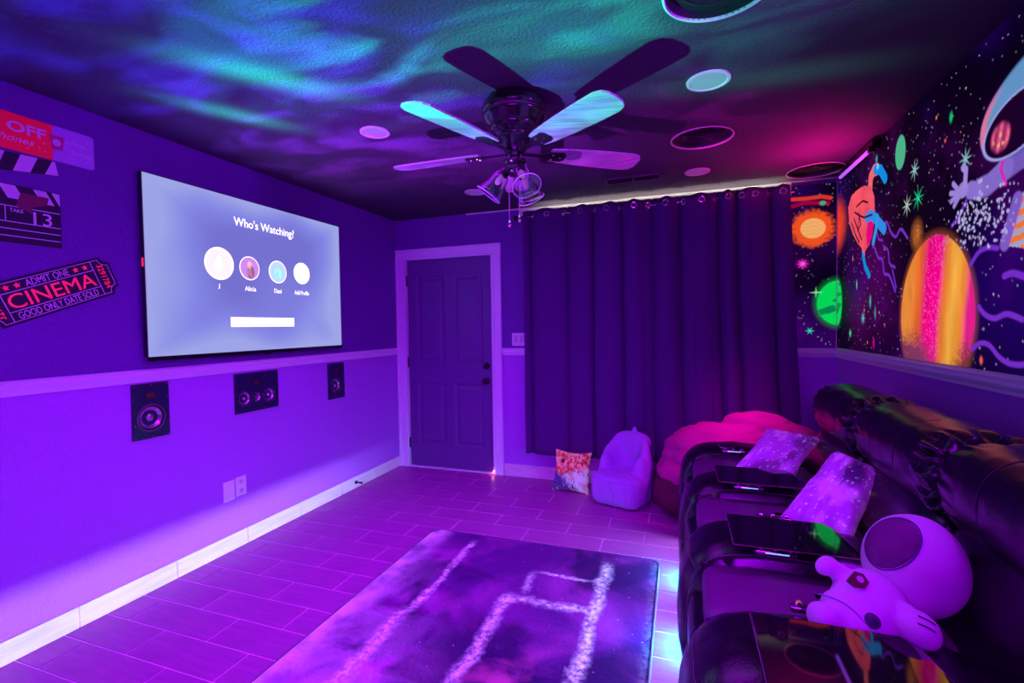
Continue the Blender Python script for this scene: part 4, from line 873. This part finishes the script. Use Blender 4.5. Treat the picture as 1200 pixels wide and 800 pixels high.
for i in range(4):
    ylo, yhi = ARMS[i+1][0]+ARMS[i+1][1]-.02, ARMS[i][0]-ARMS[i][1]+.02; yc = (ylo+yhi)/2; hw = (yhi-ylo)/2; bc = (BACKS[i]+BACKS[i+1])/2; bh = (BACKS[i]-BACKS[i+1])/2
    def sf(p): 
        q = p.copy(); q.z += .012*math.cos(p.y/hw*1.3)-.02*max(0, (p.x-.1)); return q
    b = nb(); superbox(b, (3.06, yc, .495), (.325, hw+.01, .085), .30, nu=56, nv=28, fn=sf); o = obj('seat_cushion', b, leather_seat_lit, sofa, angle=180); leathery(o, .005, 8)
    # leg rest panels at the front
    b = nb(); superbox(b, (2.765, yc, .33), (.075, hw+.02, .16), .40, nu=48, nv=24, fn=lambda p: p+Vector((.004*math.sin(p.y*150)*(p.z > .02), 0, 0))); superbox(b, (2.725, yc, .125), (.065, hw+.02, .055), .35, nu=48, nv=20); o = obj('leg_rest', b, leather, sofa, angle=180); leathery(o, .004, 10)
    # backrest: lower lumbar panel and upper panel, leaning back
    BM = Matrix.Translation((3.43, bc, .61)) @ Matrix.Rotation(math.radians(17), 4, 'Y')
    b = nb(); superbox(b, (0, 0, 0), (.11, bh-.01, .22), .35, BM, 56, 32); o = obj('backrest', b, leather, sofa, angle=180); leathery(o, .006, 7)
    # gathered headrest roll
    y0, y1 = bc-bh+.004, bc+bh-.004
    def hf(a, c, y0=y0, y1=y1, i=i):
        th = a*2*PI; s_ = abs(c-.5)*2; rr = .80+.20*max(0, 1-s_**6)**.5
        if s_ > .93: rr *= math.sqrt(max(0, 1-((s_-.93)/.07)**2*.999))
        near = c < .5
        rp = float(ss(np.array(s_), .62, .84))*(1-float(ss(np.array(s_), .92, .98)))*(1 if near else .35)
        pl_ = .0095*rp*(math.sin(th*19+2.5*nz(th*1.5, c*2, i, 2))+.5*math.sin(th*31+1))
        x = 3.515+(.165*rr+pl_)*math.copysign(abs(math.cos(th))**.85, math.cos(th)); z = .905+(.148*rr+pl_)*math.copysign(abs(math.sin(th))**.85, math.sin(th))
        x -= .018*math.sin(th)
        return Vector((x, y0+(y1-y0)*(.5+.5*math.copysign(s_, c-.5)), z))
    b = nb(); grid(b, 200, 90, hf, True); o = obj('headrest', b, leather, sofa, angle=180); leathery(o, .004, 8)
    for cc in (.10, .36, .66): b = nb(); tube(b, [hf(a/40+.26, cc) for a in range(0, 22)], .0012, 5); obj('seam', b, mat('dark_seam', (.03, .015, .04), .5), o)
    # chrome control strips with buttons: on the far rim of the near arm, and (blue lit) on the near rim of the far arm
    for ya, za, bl_ in ((ARMS[i+1][0]+ARMS[i+1][1]-.022, .628, False), (ARMS[i][0]-ARMS[i][1]+.020, .622, True)):
        x0c = 2.94 if not bl_ else 2.90
        b = nb(); box(b, (x0c, ya-.012, za), (x0c+.125, ya+.010, za+.018), .006, 3); ctl = obj('control_strip', b, mat('dark_chrome', (.45, .22, .48), .15, 1), sofa)
        if bl_:
            b = nb(); box(b, (x0c+.03, ya-.014, za+.009), (x0c+.10, ya-.0115, za+.013), .001, 1); obj('strip_light', b, blue_led, ctl)
        for dx in (.02, .06, .105):
            b = nb(); lathe(b, [(.009, 0), (.009, .006), (.006, .009), (0, .009)], Matrix.Translation((x0c+dx, ya, za+.018)), 16, False); obj('control_button', b, chrome, ctl)
b = nb(); superbox(b, (3.56, 1.74, .52), (.07, 1.42, .44), .2, nu=60, nv=24); obj('back_shell', b, leather, sofa, angle=180)
# serving trays on posts standing in the cup holders
for i, (y, lab) in enumerate(((2.40, 'black glossy serving tray farthest from the camera, above the far sofa arm'), (1.765, 'black glossy serving tray in the middle, between moon pillow and plush toy'), (1.130, 'black glossy serving tray nearest the camera, in front of the plush toy'))):
    t = thing('serving_tray', lab, 'tray', (2.93, y, .66), 'glossy black trays on the sofa arms'); Mt = Matrix.Translation((0, y, .680)) @ Matrix.Rotation(math.radians(0), 4, 'Z')
    dyc = 0.0
    b = nb(); lathe(b, [(.034, .620), (.034, .648), (.012, .655), (.012, .680)], Matrix.Translation((2.93, y+.065, 0)), 24); obj('post', b, black_m, t)
    pts = [(2.828, -.125), (3.185, -.125), (3.150, .09), (3.125, .125), (2.828, .125)]
    b = nb(); prism(b, pts, 0, .009, Mt); e_ = [e for e in b.edges]; bmesh.ops.bevel(b, geom=e_, offset=.002, segments=1, affect='EDGES'); tp = obj('tray_top', b, glossy_b, t, False)
    b = nb(); tube(b, [Mt @ Vector((x, y_, .0045)) for x, y_ in pts], .0028, 6, True); obj('edge_highlight', b, mat('highlight_rim', (.9, .45, .6), .2, 1), tp)  # pink rim put in for the bright highlight along the tray edge

# ------------------------------------------------------------------ cushions
def pillow(name, label, quad, th, m_, colfn, n=46, crumple=.006, seed=0):
    """quad: the four corners bottom left, bottom right, top right, top left"""
    Q = [Vector(q) for q in quad]; nrm = (Q[1]-Q[0]).cross(Q[3]-Q[0]).normalized(); ctr = sum(Q, Vector())/4
    uvs = []
    def F(side):
        def f_(a, c):
            x, y = (a-.5)*2, (c-.5)*2
            px, py = (x*(1-.12*(1-y*y)*x**4)+1)/2, (y*(1-.12*(1-x*x)*y**4)+1)/2
            p = Q[0]*(1-px)*(1-py)+Q[1]*px*(1-py)+Q[2]*px*py+Q[3]*(1-px)*py
            prof = max(0, (1-x**4)*(1-y**4))**.55
            zz = side*(th/2*prof+crumple*prof**.5*nz(x*2+seed, y*2, side, 1.6)+crumple*.5*prof**.3*nz(x*5, y*5+seed, side, 1))
            uvs.append((x, y)); return p+nrm*zz
        return f_
    b = nb(); grid(b, n, n, F(1)); grid(b, n, n, F(-1))
    uv = np.array(uvs); me_n = len(b.verts); b.verts.ensure_lookup_table(); vc = [v.co.copy() for v in b.verts]
    bmesh.ops.remove_doubles(b, verts=b.verts, dist=1e-6)
    lut = {tuple(round(k_, 5) for k_ in v): i_ for i_, v in enumerate(vc)}
    o = obj(name, b, m_, None, angle=180)
    def cf_(co):
        ii = [lut.get(tuple(round(float(k_), 5) for k_ in Vector(v)), 0) for v in co]; return colfn(uv[ii, 0], uv[ii, 1])
    setcol(o, cf_); tag(o, label, 'pillow'); return o
def frame_m(c, xdir, ydir):
    x = Vector(xdir).normalized(); y = Vector(ydir); y = (y-y.dot(x)*x).normalized(); z = x.cross(y)
    m_ = Matrix((x, y, z)).transposed().to_4x4(); m_.translation = c; return m_
def gal_red(a, c):
    n1 = fbm(a*.7+3, c*.7, 2.0, 1); n2 = fbm(a, c+5, 4.0, 2); n3 = fbm(a, c, 8, 3); R = np.zeros((len(a), 3)); R[:] = (.62, .02, .05)
    k_ = ss(n2, .42, .62)[:, None]; R = R*(1-k_)+np.array((.95, .05, .12))*k_
    k_ = ss(n3+.15*c, .52, .70)[:, None]; R = R*(1-k_)+np.array((1, .25, .45))*k_
    lo_ = ss(-c+.35*a+.9*(n1-.5), .05, .55)[:, None]; w_ = (.55*lo_[:, 0]+ss(n2, .45, .65)*.8*lo_[:, 0])[:, None].clip(0, 1); R = R*(1-w_)+np.array((.72, .50, .98))*w_
    k_ = (ss(-c-.8*a+.9*(n2-.5), .45, .95))[:, None]; R = R*(1-k_)+np.array((.10, .02, .30))*k_
    k_ = ss(vnoise(a, c, 11, 7), .80, .92)[:, None]; R = R*(1-k_)+np.array((.02, .0, .04))*k_
    k_ = ss(vnoise(a, c, 20, 8), .82, .94)[:, None]; R = R*(1-k_)+np.array((1, .85, 1))*k_; return R
def gal_vio(sd, dk=(0, 0, .0)):
    def f_(a, c):
        n1 = fbm(a+sd, c, 1.3, sd); n2 = fbm(a, c+sd, 2.6, sd+1); R = np.zeros((len(a), 3)); R[:] = (.55, .04, .75)
        k_ = ss(n2, .50, .72)[:, None]; R = R*(1-k_)+np.array((.85, .16, 1))*k_; k_ = ss(n1, .56, .72)[:, None]*.85; R = R*(1-k_)+np.array((.22, .02, .30))*k_
        if dk[2]: k_ = (1-ss(np.hypot(a-dk[0], c-dk[1])+.3*(n2-.5), .15, dk[2]))[:, None]*.9; R = R*(1-k_)+np.array((.08, .01, .16))*k_
        k_ = ss(vnoise(a, c, 26, sd+4), .84, .95)[:, None]; R = R*(1-k_)+np.array((1, .85, 1))*k_; return R
    return f_
pm = vcmat('printed_pillow_cloth', .8, .12, 1, bump=(60, .1)); pmr = vcmat('printed_pillow_bright', .8, .28, .6, bump=(60, .1))  # both cloths also emit a little of their printed colour
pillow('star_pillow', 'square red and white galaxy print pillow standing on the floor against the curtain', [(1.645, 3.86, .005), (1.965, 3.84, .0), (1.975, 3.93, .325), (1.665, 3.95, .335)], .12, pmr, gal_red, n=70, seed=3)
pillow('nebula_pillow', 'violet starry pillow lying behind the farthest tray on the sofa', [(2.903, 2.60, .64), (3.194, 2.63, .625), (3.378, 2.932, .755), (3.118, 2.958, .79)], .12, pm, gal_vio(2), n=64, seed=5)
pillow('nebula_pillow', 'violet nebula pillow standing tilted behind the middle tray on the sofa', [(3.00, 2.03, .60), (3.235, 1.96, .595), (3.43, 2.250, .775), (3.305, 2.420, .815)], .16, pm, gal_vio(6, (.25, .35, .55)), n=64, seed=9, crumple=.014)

# ------------------------------------------------------------------ bean bags
bb = thing('bean_bag_chair', 'small lavender bean bag chair with a scooped seat in front of the curtain', 'bean bag', (2.25, 3.82, 0))
b = nb()
RotB = Matrix.Translation((2.25, 3.80, 0)) @ Matrix.Rotation(math.radians(-20), 4, 'Z')
superbox(b, (0, -.035, .125), (.205, .185, .125), .42, RotB, 40, 24)
for an in range(-24, 205, 8):
    a_ = math.radians(an); hgt = .36+.155*max(0, math.sin(a_))**.6
    ell(b, (.155*math.cos(a_), .025+.130*math.sin(a_), hgt*.52), (.060, .060, hgt*.50), RotB, 16, 12)
ell(b, (.01, .15, .44), (.15, .060, .085), RotB, 20, 14); ell(b, (.02, .15, .535), (.022, .014, .030), RotB, 12, 8)
o = obj('body', b, mat('lavender_cloth', (.50, .26, .75), .8, bump=(200, .15), spec=.2), bb, angle=180); remesh(o, .008, 6)
displace(o, lambda p, n: .009*nz(p.x*1.2, p.y*1.2, p.z*.45, 15)+.006*nz(p.x, p.y, p.z, 11))
for v in o.data.vertices: v.co.y = min(v.co.y, 3.975-3.82)
o.data.shade_smooth()
b = nb()
def proj_ring(pts, rad, nm, m_, par, objsurf, lift=.001):
    me = objsurf.data; from mathutils.bvhtree import BVHTree
    off = wloc(objsurf.parent); vs = [v.co+off for v in me.vertices]; ps = [tuple(p.vertices) for p in me.polygons]; tr = BVHTree.FromPolygons(vs, ps)
    out = []
    for p in pts:
        h_ = tr.find_nearest(Vector(p)); out.append(h_[0]+h_[1]*lift)
    b = nb(); tube(b, out, rad, 6); return obj(nm, b, m_, par)
b.free()
sm_ = mat('lavender_seam', (.32, .25, .62), .8)
proj_ring([RotB @ Vector((-.20+.40*k_/24, -.235+.01*math.cos(k_/24*PI*2), .235-.02*math.sin(PI*k_/24))) for k_ in range(25)], .0025, 'seam', sm_, bb, o)
proj_ring([RotB @ Vector((0.0, -.30, .25-.24*k_/16)) for k_ in range(17)], .0022, 'seam', sm_, bb, o)
proj_ring([RotB @ Vector((.20, -.22, .25-.24*k_/16)) for k_ in range(17)], .0022, 'seam', sm_, bb, o)
rb = thing('lounge_bean_bag', 'large red bean bag sagging against the curtain behind the sofa', 'bean bag', (3.0, 3.75, 0))
b = nb()
superbox(b, (2.98, 3.72, .21), (.50, .34, .21), .62, nu=48, nv=28); ell(b, (2.98, 3.77, .42), (.44, .27, .24)); ell(b, (3.20, 3.82, .52), (.30, .22, .235)); ell(b, (2.80, 3.74, .40), (.26, .26, .22)); ell(b, (3.42, 3.80, .40), (.22, .24, .26))
o = obj('upper_cover', b, mat('red_cloth', (.50, .02, .26), .75, bump=(120, .12), spec=.2), rb, angle=180); remesh(o, .014, 10)
displace(o, lambda p, n: .022*nz(p.x*.7+p.z, p.y, p.z*1.6, 6)-.055*max(0, .24-abs(nz(p.x*.5+p.z*.8, p.y*.6, p.z*1.3, 7)))+.010*nz(p.x*.6-p.z, p.y, p.z*2, 16))
for v in o.data.vertices: v.co.z = max(v.co.z, .001); v.co.y = min(v.co.y, 3.975-3.75)
# darker base cover: same body below the seam, as a second mesh
me = o.data.copy(); bmm = nb(); bmm.from_mesh(me)
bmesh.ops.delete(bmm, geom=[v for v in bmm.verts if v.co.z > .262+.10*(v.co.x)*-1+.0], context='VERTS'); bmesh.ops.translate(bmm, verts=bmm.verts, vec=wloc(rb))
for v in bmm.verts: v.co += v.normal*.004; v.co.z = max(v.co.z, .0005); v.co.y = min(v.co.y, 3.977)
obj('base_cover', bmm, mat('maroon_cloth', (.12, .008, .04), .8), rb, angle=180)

# ------------------------------------------------------------------ astronaut plush
pl_m = mat('white_plush', (.72, .62, .74), .85, bump=(220, .2), spec=.2)
HC = Vector((3.248, 1.517, .741)); BC = Vector((3.091, 1.381, .683))
toy = thing('astronaut_plush', 'white astronaut plush toy with round helmet lying on the sofa seat', 'plush toy', (3.15, 1.45, .52))
ax = (HC-BC).normalized(); face = Vector((-.50, -.42, .75)); face = (face-face.dot(ax)*ax*.2).normalized()
HM = Matrix(((.943, -.06*.33, -.332*.95), (.332, .06*.94, .943*.95), (0, .998, -.03))).to_4x4()
hx, hy = Vector((.935, -.355, 0)).normalized(), Vector((.13, .345, .93)); hy = (hy-hy.dot(hx)*hx).normalized(); hz = hx.cross(hy)
HM = Matrix((hx, hy, hz)).transposed().to_4x4() @ Matrix.Diagonal((.113, .127, .125, 1)); HM.translation = HC
b = nb(); ell(b, (0, 0, 0), (1, 1, 1), HM, u_=48, v_=32); o = obj('helmet', b, pl_m, toy, angle=180); displace(o, lambda p, n: .002*nz(p.x, p.y, p.z, 14))
vdir = Vector((-.46, .38, .80)).normalized(); q = vdir.to_track_quat('Z', 'Y').to_matrix().to_4x4(); Mv = HM @ q
def visf(a, c):
    th = a*2*PI; ph = c*.64; rr = (1.018 if c < .97 else .985); sp_ = math.sin(ph)
    ex, ey_ = 1.0, .90; return Mv @ Vector((rr*sp_*math.cos(th)*ex, rr*sp_*math.sin(th)*ey_, rr*math.sqrt(max(0, 1-sp_*sp_*((ex*math.cos(th))**2+(ey_*math.sin(th))**2)))))
b = nb(); grid(b, 48, 14, visf, True); obj('visor', b, mat('purple_velour', (.20, .01, .18), .75, bump=(60, .5, 4), var=(9, (.10, .005, .10), .45, .7)), toy, angle=180)
b = nb(); tube(b, [visf(k_/48, 1.0)+(visf(k_/48, 1.0)-HC)*.02 for k_ in range(48)], .0022, 6, True); obj('visor_seam', b, mat('visor_edge', (.12, .03, .2), .8), toy)
side = ax.cross(face).normalized(); up_n = side.cross(ax).normalized()
tocam = (Vector((2.673, 0, 1.383))-BC).normalized(); up_n = (tocam-tocam.dot(ax)*ax).normalized()
side = up_n.cross(ax).normalized()
if side.z < 0: side = -side
def L(a_, s_, n_): return BC + ax*a_ + side*s_ + up_n*n_
Bm = Matrix((side, ax, up_n)).transposed().to_4x4(); Bm.translation = BC
# side points to the far (upper) arm, ax to the head, up_n out of the chest
b = nb()
def limb(p, q, r0, r1, n_=7):
    p, q = Vector(p), Vector(q)
    for k_ in range(n_): t_ = k_/(n_-1); r_ = r0+(r1-r0)*t_; ell(b, p.lerp(q, t_), (r_, r_, r_*.95), Bm, 16, 12)
ell(b, (-.012, .025, -.010), (.086, .092, .066), Bm); ell(b, (-.016, -.045, -.012), (.078, .060, .060), Bm); ell(b, (-.055, .055, -.020), (.062, .062, .055), Bm)
limb((.010, -.070, 0), (.018, -.105, .004), .036, .032); ell(b, (.020, -.118, .010), (.040, .030, .042), Bm, 18, 12)
limb((-.058, -.065, 0), (-.070, -.090, .004), .036, .032); ell(b, (-.074, -.104, .010), (.040, .030, .042), Bm, 18, 12)
limb((.055, .030, -.005), (.088, .012, .004), .026, .024); ell(b, (.100, .000, .008), (.024, .032, .022), Bm, 18, 12)
limb((-.070, .050, .010), (-.088, .040, .030), .036, .036); ell(b, (-.094, .036, .044), (.046, .042, .034), Bm, 20, 14); ell(b, (-.058, .046, .052), (.018, .016, .016), Bm, 14, 10)
o = obj('body', b, pl_m, toy, angle=180); remesh(o, .005, 4); displace(o, lambda p, n: .002*nz(p.x, p.y, p.z, 22))
b = nb(); tube(b, [Bm @ Vector((-.085+.150*t_/16, -.075+.012*math.sin(PI*t_/16), .045-.045*abs((t_-8)/8)**2.2)) for t_ in range(17)], .0020, 6); obj('belt_seam', b, mat('plush_seam', (.30, .28, .45), .8), toy)
hexa = lambda r_, cx, cy: [(r_*math.cos(k_*PI/3+.3)+cx, r_*math.sin(k_*PI/3+.3)+cy) for k_ in range(6)]
b = nb(); prism(b, hexa(.020, .038, .008), .030, .056, Bm); bd = obj('chest_badge', b, mat('badge_maroon', (.12, .01, .03), .35), toy, False)
b = nb(); prism(b, hexa(.009, .038, .008), .056, .0575, Bm); obj('badge_emblem', b, mat('badge_silver', (.7, .6, .6), .4, .5), bd, False)
b = nb(); lathe(b, [(.017, .030), (.017, .050), (.012, .053), (0, .053)], Bm @ Matrix.Translation((-.035, -.046, 0)), 24); obj('chest_dial', b, mat('dial_dark', (.04, .02, .08), .4), toy)
for k2 in (-1, 1):
    pts = []
    for t_ in range(-3, 4):
        u_ = t_/3*.017; x_ = -.094-.87*u_+.0045*k2*.5*2-.0; y_ = .036+.5*u_+.008*k2
        q_ = 1-((x_+.094)/.046)**2-((y_-.036)/.042)**2; pts.append(Bm @ Vector((x_, y_, .044+.034*math.sqrt(max(q_, .01))+.0015)))
    b = nb(); tube(b, pts, .0016, 6); obj('finger_line', b, mat('stitch_black', (.02, .01, .03), .8), toy)
print('objects', len(bpy.data.objects))
